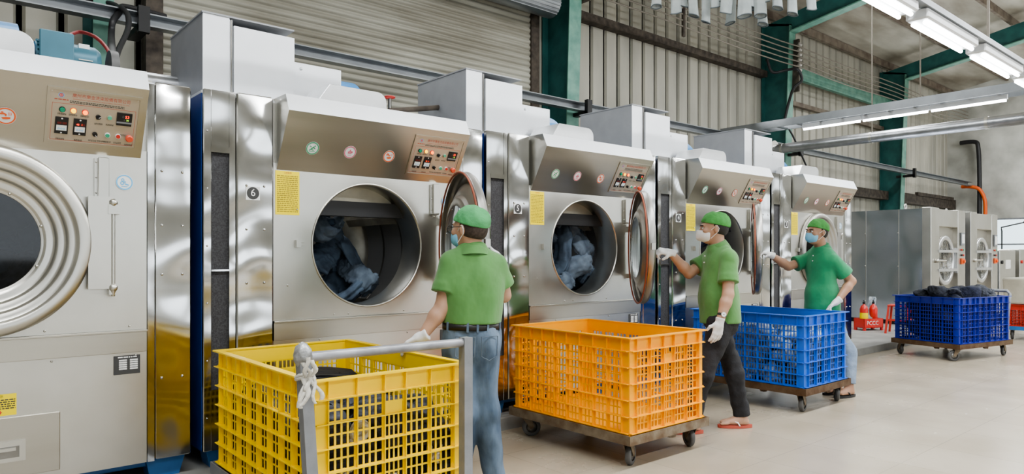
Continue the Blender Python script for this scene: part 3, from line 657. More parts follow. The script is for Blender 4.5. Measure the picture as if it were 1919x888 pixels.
    if num==7:
        mb=MB(); Tn=facing(0,0,YP-.002); mb.mt('sticker_yellow').add([(.63,.555,0),(.805,.555,0),(.805,.66,0),(.63,.66,0)],[(0,1,2,3)],T=Tn)
        text_into(mb,'警 示',T2(Tn,.735,.648,.001),.016,'ink'); lines_into(mb,T2(Tn,0,0,.001),.665,.80,.585,.637,5,'ink',1); mb.mt('red').add([(.732,.575,.001),(.728,.575,.001),(.738,.560,.001),(.748,.575,.001),(.742,.575,.001),(.742,.582,.001),(.732,.582,.001)],[tuple(range(7))],T=Tn); mb.build('warning_label',None,d,off,label='yellow warning label with red arrow')
    # big notice
    mb=MB(); Tn=facing(0,0,YP-.002); mb.mt('sticker_yellow').add([(.012,1.585,0),(.165,1.585,0),(.165,1.855,0),(.012,1.855,0)],[(0,1,2,3)],T=Tn)
    text_into(mb,'注意事項',T2(Tn,.09,1.843,.001),.012,'red_print'); lines_into(mb,T2(Tn,0,0,.001),.022,.155,1.60,1.83,19,'sticker_ink',num); mb.build('notice',None,d,off,label='tall yellow notice full of small print')
    # hood
    xa,xb=.02,1.355; mb=MB(); mb.mt('steel_brushed')
    vs=[(xa,YP+.03,ZB),(xa,YB,ZB),(xa,YT,ZT),(xa,YT+.05,2.30),(xa,YP+.12,2.30)]; n5=5
    V=[(x,y,z) for x in (xa,xb) for _,y,z in vs]; mb.add(V,[(1,6,7,2)])                # sloping face
    mb.mt('steel').add(V,[(0,1,2,3,4),(5,9,8,7,6),(0,5,6,1),(3,8,9,4),(0,4,9,5)]); mb.mt('galv').add(V,[(2,7,8,3)])
    h=mb.build('hood',None,d,off,bevel=.003)
    ps=[('g',.215,.42),('p',.47,.42),('o',.755,.42)]
    for kd,x,s in ps:
        mb=MB(); sticker(mb,T2(hoodT(x,s),0,0,.002),.043,kd); mb.build('safety_sticker',None,d,off,label={'g':'round green slip warning sticker','p':'round pink hand warning sticker','o':'round orange hot surface sticker'}[kd])
    mb=MB(); sticker(mb,facing(1.276,1.724,YP-.003),.042,'b'); mb.build('safety_sticker',None,d,off,label='round blue gear warning sticker')
    control_panel(d,off,detail)
    # side columns
    mb=MB().rbox((-.222,YP-.01,.21),(-.004,YP+.03,2.295),.012)
    for z in (.70,1.02+.15,1.49,1.75):
        for x in (-.165,-.06): mb.ball((x,YP-.011,z),.008,8)
    mb.build('number_column','steel_polished',d,off)
    if num!=7 and num>0:
        mb=MB(); Tn=facing(-.128,1.705,YP-.0125); mb.mt('paper').add([(-.042,-.04,0),(.042,-.04,0),(.042,.04,0),(-.042,.04,0)],[(0,1,2,3)],T=Tn); mb.mt('ink').disc(T2(Tn,0,0,.001),.037,32); text_into(mb,str(num),T2(Tn,0,.002,.002),.062,'white'); mb.build('number_badge',None,d,off,label='round black badge with white %d'%num)
    # filter strip column
    x0,x1=xl+.006,-.228; mb=MB(); 
    mb.rbox((x0,YP-.004,.21),(x0+.045,YP+.03,2.29),.006).box((x1-.035,YP-.004,.21),(x1,YP+.03,2.29)).box((x0+.045,YP,1.935),(x1-.035,YP+.03,2.29)).box((x0+.045,YP,.21),(x1-.035,YP+.03,.545)).box((x0+.04,YP-.006,1.93),(x1-.03,YP,1.965)).box((x0+.045,YP-.004,1.243),(x1-.035,YP+.03,1.253)).box((x0+.04,YP-.006,.53),(x1-.03,YP,.56))
    for k in range(6): mb.ball((x0+.02,YP-.005,.4+.33*k),.006,8)
    mb.build('filter_column','steel_polished',d,off)
    MB().box((x0+.045,YP+.012,.545),(x1-.035,YP+.02,1.935)).build('filter_mesh','mesh_grey',d,off)
    # right column
    mb=MB().rbox((1.425,YP-.002,.215),(1.612,YP+.03,2.285),.01).box((1.388,YP-.004,.21),(1.422,YP+.03,2.27))
    for z in (.66,1.23,1.5,1.8):
        for x in (1.46,1.565): mb.ball((x,YP-.003,z),.008,8)
    mb.build('side_column','steel_polished',d,off)
    # hinge
    mb=MB().rbox((1.15,YP-.03,1.625),(1.20,YP,1.845),.004).box((1.135,YP-.012,1.63),(1.15,YP,1.84)); 
    for z in (1.66,1.74,1.82): mb.ball((1.143,YP-.013,z),.005,8)
    mb.build('hinge_cover','steel',d,off)
    mb=MB().cyl((1.215,YP-.045,1.16),(1.215,YP-.045,1.60),.010,n=14).cyl((1.215,YP-.045,1.12),(1.215,YP-.045,1.17),.008,.022,n=14).box((1.19,YP-.06,1.55),(1.245,YP,1.60)).box((1.195,YP-.055,1.13),(1.24,YP,1.17)).ball((1.215,YP-.045,1.61),.024,10).ball((1.215,YP-.045,1.165),.024,10)
    mb.build('hinge_rod','steel',d,off)
    mb=MB().box((.135,YP-.03,1.385),(.165,YP,1.43)).box((.165,YP-.025,1.395),(.19,YP,1.40)).box((.165,YP-.025,1.415),(.19,YP,1.42)); mb.build('latch','steel',d,off)
    # door (origin on the hinge line)
    hx,hy=1.205,YP-.045; R=Matrix.Rotation(0,4,'X')
    TDr=facing(.656-hx,1.403-.1,.035 if door_ang==0 else .02)
    dr=MB().lathe(sup(DPROF+[(.250,-.034),(.268,-.034),(.30,-.024),(.318,-.0),(.35,.004),(.39,.028),(.405,.046),(.43,.048),(.45,.042),(.458,.02),(.455,-.006)]),TDr,96,closed=True)
    dr.add([(.656-hx+.30,-.012,1.08),(.656-hx+.30,-.012,1.53),(0,.0,1.49),(0,.0,1.07)],[(0,1,2,3)]) if False else None
    dr.box((.656-hx+.445,-.01,1.06),(.0,.002,1.54))
    for k in range(8):
        a=k*PI/4+.3; dr.ball((.656-hx+.262*math.cos(a),(.035 if door_ang==0 else .02)+.022,1.303+.262*math.sin(a)),.007,8)
    do=dr.build('door','steel' if num==7 else 'door_steel',d); do.location=(hx,hy-YP,0); do.rotation_euler=(0,0,math.radians(door_ang))
    MB().lathe([(.464,-.01),(.470,-.018),(.462,-.024),(.452,-.016)],TDr,96,closed=True).build('gasket','red_rubber',do,label='reddish rubber gasket')
    MB().lathe([(.0,-.030),(.252,-.030)],TDr,64).build('window_glass','glass_black' if num==7 else 'glass_dark',do)
    if door_ang>0:
        a=MB(); a.box((.656-hx-.50,-.02,1.28),(.656-hx-.455,.01,1.33)); a.build('door_handle','steel',do)
    # air duct on top
    bx0=xl+.125 if num!=7 else xl+.125; bx1=bx0+boxw; YB0=4.6
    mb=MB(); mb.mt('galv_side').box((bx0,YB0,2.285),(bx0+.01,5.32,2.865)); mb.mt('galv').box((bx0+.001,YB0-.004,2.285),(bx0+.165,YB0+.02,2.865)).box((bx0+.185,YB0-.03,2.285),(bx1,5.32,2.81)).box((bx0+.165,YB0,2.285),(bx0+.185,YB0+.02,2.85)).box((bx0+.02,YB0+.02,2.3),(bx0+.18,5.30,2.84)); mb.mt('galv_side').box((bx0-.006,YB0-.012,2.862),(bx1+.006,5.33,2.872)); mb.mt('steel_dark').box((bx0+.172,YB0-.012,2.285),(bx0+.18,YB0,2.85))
    mb.build('air_duct',None,d,off)
    MB().box((bx1+.004,YB0-.0,2.285),(bx1+.36,5.1,2.66)).ball((bx1+.06,YB0,2.62),.012,8).build('heater_box','galv',d,off,bevel=.004)
    mb=MB(); cx0=bx1+.37; mb.mt('fan_blue')
    arc=[(4.62+.30-.30*math.cos(t),2.36+.30*math.sin(t)) for t in [PI*i/20 for i in range(21)]]; mb.prism([(4.62,2.285)]+arc+[(5.22,2.285)],cx0,cx0+.2); o=mb.build('blower_housing',None,d,off)
    MB().prism([(4.62,2.285)]+[(4.62+.32-.32*math.cos(t),2.36+.32*math.sin(t)) for t in [PI*i/20 for i in range(21)]]+[(5.26,2.285)],cx0-.012,cx0-.002).build('blower_flange','steel_dark',d,off)
    # rounded cover
    cA,cB=.40,.82
    if motor: cA,cB=.40,.885
    prof=[(cA-.12,2.285),(cA,2.455)]+[(cB-.07+.07*math.sin(t),2.385+.07*math.cos(t)) for t in [PI/2*i/8 for i in range(9)]]+[(cB,2.285)]
    MB().prism(prof,4.24,4.56,'y').build('duct_cover','duct',d,off,bevel=.003)
    mx=cx0+.22
    if motor:
        y0=4.40; mb=MB(); mb.mt('motor_teal').cyl((.90,y0,2.37),(1.06,y0,2.37),.085,n=28)
        for k in range(20):
            a=2*PI*k/20; mb.box((.905,-.002,.08),(1.055,.002,.098),T=Matrix.Translation((0,y0,2.37))@Matrix.Rotation(a,4,'X'))
        mb.cyl((1.06,y0,2.37),(1.17,y0,2.37),.10,n=28).cyl((1.17,y0,2.37),(1.195,y0,2.37),.10,.08,n=28)
        mb.rbox((.915,y0-.15,2.345),(1.045,y0-.06,2.475),.01); mb.rbox((.905,y0-.165,2.335),(1.055,y0-.15,2.485),.01); mb.mt('paper').box((1.09,y0-.07,2.43),(1.14,y0-.045,2.465)); mb.mt('steel').box((1.085,y0-.105,2.37),(1.15,y0-.098,2.375)); mb.build('motor',None,d,off,label='teal ribbed electric motor')
        MB().cyl((1.19,y0,2.37),(1.24,y0,2.37),.015,n=12).cyl((1.24,y0,2.37),(1.28,y0,2.37),.10,n=28).build('pulley','wheel_grey',d,off)
        MB().box((.88,y0-.1,2.285),(1.25,y0+.1,2.30)).build('motor_mount','steel_dark',d,off)
    else:
        MB().cyl((mx-.02,4.9,2.4),(mx+.10,4.9,2.4),.07,n=18).box((mx,4.84,2.285),(mx+.08,4.96,2.34)).build('motor','motor_teal',d,off)
    return d
XS=[-.445,1.64,3.725,5.81,7.895]
dryer(XS[0],7,'nearest stainless dryer at left edge with closed round door and teal motor on top',0,.19,detail=2,motor=True)
dryer(XS[1],6,'stainless dryer numbered 6 with open door and dark jeans tumbling inside',70,.185,True,detail=2)
dryer(XS[2],5,'stainless dryer numbered 5, open, with a heap of grey blue jeans in the drum',49,.215,True)
dryer(XS[3],4,'stainless dryer numbered 4 behind the worker in the white mask',33,.215)
dryer(XS[4],3,'last stainless dryer, numbered 3, with its round door shut',0,.215)
# silver pipe behind first dryers
o=MB().cyl((.9,5.2,2.50),(2.6,5.2,2.50),.075,n=22).build('insulated_pipe','pipe_silver'); origin(o,(1.3,5.2,2.5)); tag(o,'shiny silver pipe lying behind the nearest dryer hood','pipe')
o=MB().cyl((2.2,5.35,2.36),(5.6,5.35,2.36),.05,n=18).build('insulated_pipe','pipe_silver'); origin(o,(3,5.35,2.36)); tag(o,'low silver pipe behind the hood of dryer 6','pipe')
def valve(label,x,y,z,x2):
    t=thing('steam_valve',label,'valve',(x,y,z)); MB().cyl((0,0,-.0),(x2-x,0,.1),.022,n=12).cyl((.0,0,-.28),(0,0,.02),.018,n=12).build('pipe','brown_steel',t); MB().cyl((.0,0,.0),(.0,0,.1),.014,n=10).build('stem','steel_dark',t)
    MB().tube([(.04*math.cos(a),.04*math.sin(a),.11) for a in [2*PI*k/16 for k in range(16)]],.007,6,True).box((-.04,-.004,.106),(.04,.004,.114)).build('hand_wheel','red',t)
valve('small red handwheel valve on brown pipe behind dryer 6',2.93,5.0,2.52,3.45)
# ================================================================== CRATES AND TROLLEYS
def crate(label,m,loc,rz,W,L,H=.64,ncx=5,ncy=8,handle_cell=2,sx=4,sy=4,group=None,bow=0.):
    """W along local x, L along local y, origin at the near-left bottom corner"""
    def face(mb,T,len_,n,ns,hc,bw):
        cw=.055; rim=.085; rows=5; z0=.02; zr=H-rim; rh=(zr-z0)/rows
        def B(a,b):
            nseg=1
            mb.box(a,b,T=T)
        B((.007,0.0011,.0003),(len_-.007,.0063,z0+.012)); B((.007,.0009,zr),(len_-.007,.0066,H-.0004)); B((0.0005,-.002,0.0002),(cw,.0058,H-.0008)); B((len_-cw,-.002,0.0002),(len_-.0005,.0058,H-.0008))
        iw=(len_-2*cw); cell=iw/n; narrow=.8
        ws=[cell]*n
        if hc is not None: ws=[cell*1.04]*n; ws[hc]=iw-cell*1.04*(n-1)
        x=cw; xs_=[x]
        for i,w_ in enumerate(ws):
            solid=.24*w_ if ns<4 else .12*w_
            sl=(w_-solid)/ns; bar=sl*.30
            B((x-solid*.5 if i else x,0,z0),(x+solid*.5,.005,zr))
            for k in range(1,ns): B((x+solid*.5+k*sl-bar/2,0.0005,z0),(x+solid*.5+k*sl+bar/2,.0045,zr))
            if i==hc: B((x+.01,-.001,zr-rh*.98),(x+w_-.01,.0055,zr-rh*.45))
            x+=w_; xs_.append(x)
        B((x-.01,0,z0),(x,.005,zr))
        for r in range(rows):
            zz=z0+rh*(r+.5); B((cw,.0012,zz-.0042),(len_-cw,.0042,zz+.0042))
        for r in range(rows+1):
            zz=z0+rh*r; e=.022 if r<rows else .028
            B((0.0007,-e,zz-.0022),(len_-.0007,0.0035,zz+.0022)); B((cw+.001,.0006,zz-.0055),(len_-cw-.001,.0047,zz+.0055))
        for x in xs_: B((x-.0018,-.018,z0),(x+.0018,0,H-.004))
        B((-.022 if len_==W else -.02,-.028,H-.007),(len_+(.022 if len_==W else .02),.01,H))
        for r in range(3): pass
    mb=MB()
    Tf=Matrix.Identity(4)
    face(mb,Tf,W,ncx,sx,handle_cell,0)
    face(mb,Matrix.Translation((W,L,0))@Matrix.Rotation(PI,4,'Z'),W,ncx,sx,handle_cell,0)
    face(mb,Matrix.Translation((-.0008,L,0.0006))@Matrix.Rotation(-PI/2,4,'Z'),L,ncy,sy,None,bow)
    face(mb,Matrix.Translation((W+.0008,0,0.0006))@Matrix.Rotation(PI/2,4,'Z'),L,ncy,sy,None,0)
    mb.box((0.004,0.004,0.0015),(W-.004,L-.004,.008))
    if bow:   # sagging long side
        for v in mb.v:
            if v.x<.05 and .05<v.y<L-.05:
                s=math.sin(PI*v.y/L); t=v.z/H; v.x+=-bow*s*math.sin(PI*min(1,t)); v.z-=bow*.5*s*t*0
    t=thing('laundry_crate',label,'crate',loc,rz,group)
    mb.build('basket',m,t)
    return t
def caster(parent,x,y,z,ang,wm='wheel_grey',r=.06):
    T=Matrix.Translation((x,y,0))@Matrix.Rotation(ang,4,'Z'); s=.035
    f=MB(); f.box((-.045,-.035,z-.012),(.045,.035,z),T=T)
    for q in (-.026,.022): f.prism([(-.035,z-.012),(.035,z-.012),(.055,r),(.03,r-.014)],q,q+.004,'y',T=T)
    fo=f.build('caster','rust',parent)
    w=MB(); w.mt(wm); TT=T@Matrix.Translation((.04,0,r))@Matrix.Rotation(PI/2,4,'X'); w.lathe([(r*.62,-.018),(r*.9,-.018),(r,-.012),(r,.012),(r*.9,.018),(r*.62,.018)],TT,32); w.mt('hub').lathe([(.0,-.014),(r*.62,-.012),(r*.62,.012),(.0,.014)],TT,24).lathe([(.0,-.021),(.012,-.021),(.012,.021),(0,.021)],TT,12); w.build('wheel',None,fo)
def trolley(label,loc,rz,W,L,m='rust',zt=.20,angs=(.4,1.1,.2,-.5),frame_m=None,r=.068,group='wheeled steel crate trolleys'):
    t=thing('crate_trolley',label,'trolley',loc,rz,group); o=.03; mb=MB(); z0,z1=zt-.042,zt
    mb.box((-o,-o,z0),(W+o,-o+.045,z1)).box((-o,L+o-.045,z0),(W+o,L+o,z1)).box((-o+.001,-o+.044,z0+.0007),(-o+.045,L+o-.044,z1-.0007)).box((W+o-.045,-o+.044,z0+.0007),(W+o-.001,L+o-.044,z1-.0007))
    for k in range(1,4): mb.box((-o,L*k/4-.02,z0+.004),(W+o,L*k/4+.02,z1-.008))
    mb.box((-o-.005,-o-.005,z0-.0015),(W+o+.005,-o-.001,z1+.016)).box((-o-.005,L+o+.001,z0-.0015),(W+o+.005,L+o+.005,z1+.016)).box((-o-.0055,-o-.0055,z0-.002),(-o-.0005,L+o+.0055,z1+.0165)).box((W+o+.0005,-o-.0055,z0-.002),(W+o+.0055,L+o+.0055,z1+.0165))
    mb.build('deck_frame',m,t)
    for (x,y),a in zip(((.05,.05),(W-.05,.05),(W-.05,L-.06),(.05,L-.06)),angs): caster(t,x,y,z0,a,r=r)
    for (x,y) in ((W*.0,L*.35),(W*.5,0)): MB().prism([(x+.0,z0),(x+.10,z0),(x+.085,z0-.035),(x+.03,z0-.03)],y,y+.03,'y').build('deck_bracket',m,t)
    return t
# yellow
YC=(1.235,2.71)
trolley('grey steel trolley with a tall handle frame under the yellow crate',(YC[0],YC[1],0),0,.75,1.20,'grey_paint')
tr=bpy.data.objects['crate_trolley']
mb=MB(); mb.cyl((-.095,-.10,.12),(-.145,-.115,.97),.001); mb=MB()
def post(mb,a,b,w):
    a=Vector(a);b=Vector(b); mb.add([(p.x+i*w,p.y+j*w,p.z) for p in (a,b) for i,j in ((-1,-1),(1,-1),(1,1),(-1,1))],[(0,3,2,1),(4,5,6,7),(0,1,5,4),(1,2,6,5),(2,3,7,6),(3,0,4,7)])
post(mb,(-.045,-.11,.12),(-.098,-.11,.95),.023); mb.build('handle_post','grey_paint',tr)
mb=MB(); post(mb,(.69,-.11,.12),(.69,-.11,.955),.023); mb.build('handle_post','grey_paint',tr)
MB().cyl((-.09,-.11,.935),(.69,-.11,.932),.020,n=20).build('handle_bar','scuffed',tr,label='scuffed grey push bar')
MB().box((-.06,-.13,.12),(.72,-.03,.16)).build('handle_base','grey_paint',tr)
w_=MB().ball((-.098,-.11,.945),(.037,.037,.05),16); random.seed(4)
for v in w_.v: v += Vector((noise.noise(v*60),noise.noise(v*60+Vector((5,0,0))),noise.noise(v*60+Vector((0,7,0)))))*.008
w_.build('tape_wrap','tape',tr,label='crumpled tape bound over the post top')
crate('bright yellow plastic crate of dark jeans in the foreground','yellow_plastic',(YC[0],YC[1],.201),0,.75,1.20,.62,5,8,2,4,3)
# rag knot tied on the post
def rag(label,c,seed,n=7,L=.11):
    rr=random.Random(seed); mb=MB(); c=Vector(c)
    mb.tube([c+Vector((.034*math.cos(a),.034*math.sin(a),.012*math.sin(2*a))) for a in [2*PI*k/14 for k in range(14)]],.008,6,True)
    mb.tube([c+Vector((.035*math.cos(a),.035*math.sin(a),.02*math.cos(a)+.015)) for a in [2*PI*k/14 for k in range(14)]],.007,6,True)
    for k in range(n):
        a=rr.uniform(-2.6,-.4); l=L*rr.uniform(.5,1); dr=Vector((math.cos(a)*.35,math.sin(a)*.3,-1 if k%3 else .7)); p=c+Vector((.02*math.cos(a),-.034,0)); pts=[]
        for i in range(7): s=i/6; pts.append(p+dr*l*s+Vector((.012*math.sin(5*s+k),-.012*math.sin(PI*s)-.004,0)))
        vs=[];w=rr.uniform(.006,.011)
        for i,q in enumerate(pts): vs+=[q+Vector((w,0,0)),q-Vector((w,0,0)),q-Vector((w,-.003,0)),q+Vector((w,.003,0))]
        fs=[(i*4+j,i*4+(j+1)%4,i*4+4+(j+1)%4,i*4+4+j) for i in range(6) for j in range(4)]; mb.add(vs,fs,True)
    o=mb.build('rag_knot','rag'); origin(o,c); return tag(o,label,'rag')
rag('white rag strips knotted around the left post of the yellow crate trolley',(YC[0]-.088,YC[1]-.11,.86),3,9,.12)
# orange, blue, navy
trolley('rusty steel trolley under the orange crate',(3.37,2.84,0),0,.77,1.09,'rust')
crate('empty orange plastic crate in the middle aisle','orange_plastic',(3.37,2.84,.201),0,.77,1.09,.62,5,8,2,3,3,bow=.0)
trolley('rusty brown trolley under the light blue crate',(5.68,2.89,0),0,.77,1.10,'rust2',.2,(.2,.6,.3,1.))
crate('light blue plastic crate full of pale jeans in front of the worker in jade green','blue_plastic',(5.68,2.89,.201),0,.77,1.10,.625,5,8,2,3,4)
NR=math.radians(-12.5)
trolley('brown trolley with dark push handle under the navy crate',(9.98,3.06,0),NR,1.14,.84,'rust2',.20,(2.6,.2,.9,1.))
tn=[o for o in bpy.data.objects if o.name.startswith('crate_trolley') and 'navy' in o['label']][0]
MB().tube([(1.19,.05,.19),(1.22,.05,.55),(1.27,.05,.82),(1.28,.09,.86),(1.28,.75,.86),(1.27,.79,.82),(1.235,.79,.5),(1.2,.79,.19)],.021,10).build('push_handle','grey_paint',tn)
crate('dark navy crate heaped with dark jeans on the right','navy_plastic',(9.98,3.06,.201),NR,1.14,.84,.60,8,5,2,4,4)
# ================================================================== GARMENT HEAPS
def wad(name,label,c,rad,seed,m,cat='jeans',group=None,sub=4,fold=.5,freq=2.,rot=None,parent=None):
    """a crumpled garment: one wide flattened cloth tube folded back and forth inside an ellipsoid"""
    rr=random.Random(seed); n=26 if sub<5 else 34; M=46 if sub<5 else 80; ph=[rr.uniform(0,6.28) for _ in range(3)]; fr=[rr.choice((1.5,2,2.5)),rr.choice((.5,1)),rr.choice((1,1.5,2))]; o3=Vector((rr.uniform(0,50),rr.uniform(0,50),0))
    Rz=Matrix.Rotation(rr.uniform(0,6.28),3,'Z') if rot is None else rot
    if rot is not None: fr=[rr.choice((.5,1)),1,rr.choice((.5,1,1.5))]
    pts=[Rz@Vector((rad[0]*.72*math.sin(fr[0]*t+ph[0]),rad[1]*.7*math.sin(fr[1]*t+ph[1]),rad[2]*.75*math.sin(fr[2]*t+ph[2]))) for t in [5.6*k/(M-1) for k in range(M)]]
    w0=min(.10,sorted(rad)[1]*.62); vs=[]; prev=None
    for k,p in enumerate(pts):
        d=(pts[min(k+1,M-1)]-pts[max(k-1,0)]).normalized(); u=d.orthogonal().normalized() if prev is None else (prev-d*prev.dot(d)).normalized(); prev=u; w=d.cross(u); s_=k/(M-1)
        ww=w0*(1.1-.35*s_)*(1+.12*noise.noise(Vector((k*.15,0,0))+o3)); th=ww*.42
        for q in range(n):
            a=2*PI*q/n; ca,sa=math.cos(a),math.sin(a); e=Vector((ca*2.2,sa*2.2,k*.07))+o3; rg=1-abs(noise.noise(e))*2.6; r2=1-abs(noise.noise(Vector((ca*1.6,sa*1.6,k*.32))+o3*2))*2.4; fl=.25*fold*rg+.13*fold*r2
            edge=.55 if k in (0,M-1) else 1
            vs.append(p+u*(ww*ca*(1+fl))*edge+w*(th*sa*(1+1.6*fl))*edge)
    mb=MB(); mb.add(vs,[(i*n+q,i*n+(q+1)%n,(i+1)*n+(q+1)%n,(i+1)*n+q) for i in range(M-1) for q in range(n)],True); mb.add(vs[:n],[tuple(reversed(range(n)))]); mb.add(vs[-n:],[tuple(range(n))])
    o=mb.build(name,m); o.location=c
    if parent: o.parent=parent
    else: tag(o,label,cat,group)
    return o
rr=random.Random(11)
def fill(x0,x1,y0,y1,z0,z1,nx,ny,nz,m,label,grp,seed,rad=(.17,.15,.10),T=None,fold=.6,lim=None):
    rr=random.Random(seed); out=[]
    for k in range(nz):
        for i in range(nx):
            for j in range(ny):
                x=x0+(x1-x0)*(i+.5)/nx+rr.uniform(-.03,.03); y=y0+(y1-y0)*(j+.5)/ny+rr.uniform(-.03,.03); z=z0+(z1-z0)*(k+.5)/nz+rr.uniform(-.02,.02)
                p=Vector((x,y,z)); p=(T@p) if T is not None else p; s=rr.uniform(.85,1.1)
                ob=wad('folded_jeans',label,p,tuple(r*s for r in rad),rr.randint(0,9999),m if isinstance(m,str) else rr.choice(m),'jeans',grp,3 if (k<nz-1) else 4,fold)
                if lim:
                    Ti=T.inverted() if T is not None else Matrix.Identity(4); Tm=T if T is not None else Matrix.Identity(4)
                    for v in ob.data.vertices:
                        w_=Ti@(v.co+ob.location); zl=lim[5]+.05*noise.noise(Vector((w_.x*4,w_.y*4,seed)))
                        w_=Vector((min(max(w_.x,lim[0]),lim[1]),min(max(w_.y,lim[2]),lim[3]),min(max(w_.z,lim[4]),zl+.25*max(0,w_.z-zl)))); v.co=(Tm@w_)-ob.location
                out.append(ob)
    return out
fill(1.33,1.89,2.82,3.80,.27,.60,2,4,4,['denim_dark','denim_dark','jeans_black'],'crumpled near-black jeans inside the yellow crate','near-black jeans heaped in the yellow crate',5,(.21,.20,.10),fold=.7,lim=(1.245,1.975,2.722,3.898,.195,.66))
for k,(x,z) in enumerate(((1.62,.32),(1.40,.37),(1.86,.40),(1.47,.56))):
    wad('rag_scrap','scrap of white tag cloth among black jeans in the yellow crate',(x,2.745+.01*k,z),(.045,.02,.04),k+70,'rag','cloth','white scraps in the yellow crate',3,.8)
fill(5.76,6.37,2.98,3.93,.27,.66,2,3,4,['denim_pale','denim_pale','denim_mid'],'crumpled faded blue jeans inside the light blue crate','faded jeans heaped in the light blue crate',8,(.22,.22,.12),fold=.7,lim=(5.69,6.44,2.902,3.978,.215,.74))
TN=Matrix.Translation((9.98,3.06,0))@Matrix.Rotation(NR,4,'Z')
fill(.12,1.02,.14,.70,.27,.86,4,2,5,['denim_deep','denim_deep','denim_dark'],'dark indigo jeans piled in the navy crate','dark indigo jeans piled in the navy crate',9,(.17,.19,.09),T=TN,fold=.7,lim=(.012,1.128,.012,.828,.205,.93))
# drums
def drumload(X0,items,label,grp,SHF=.10):
    for k,(dx,dy,dz,rx,ry,rz_,m,ro) in enumerate(items):
        R=Matrix.Rotation(ro,3,'Y'); wad('tumbling_jeans',label,(X0+.656+dx*1.05+SHF,YP+dy,1.403+dz),(rx,ry,rz_),k*7+int(X0*10),m,'jeans',grp,5,.8,2.3,R)
drumload(XS[1],[(-.26,.42,.16,.22,.13,.11,'denim_mid',.3),(-.20,.50,-.04,.12,.14,.26,'denim_blue',.35),(-.05,.62,.14,.17,.14,.09,'denim_blue',-.3),(.06,.58,-.10,.10,.12,.24,'denim_blue',-.35),(.08,.45,-.24,.12,.12,.11,'denim_mid',0),(-.04,.5,-.34,.14,.14,.09,'denim_blue',.2),(-.38,.6,-.1,.1,.14,.2,'denim_blue',0)],'blue jeans tumbling inside the drum of dryer 6','jeans tumbling in dryer 6')
drumload(XS[2],[(.00,.42,.19,.30,.16,.10,'denim_mid',.08),(.14,.34,.03,.15,.14,.26,'denim_mid',-.12),(-.10,.40,-.02,.13,.14,.20,'denim_blue',-.3),(.02,.30,-.20,.17,.14,.13,'denim_mid',.2),(-.06,.30,-.32,.12,.13,.08,'denim_mid',0),(.14,.42,-.30,.16,.14,.10,'denim_blue',0),(-.22,.5,.16,.14,.14,.08,'denim_mid',.1)],'grey blue jeans heaped inside the drum of dryer 5','jeans heaped in dryer 5')
drumload(XS[3],[(-.20,.3,.05,.14,.14,.16,'denim_deep',.2),(-.1,.4,-.25,.2,.15,.12,'denim_dark',0)],'dark jeans inside the drum of dryer 4','dark jeans in dryer 4')
drumload(XS[0],[(.0,.42,.0,.2,.16,.14,'denim_blue',.2),(-.1,.45,-.2,.24,.16,.14,'denim_dark',0)],'dark jeans behind the closed door glass of the nearest dryer','jeans in nearest dryer')
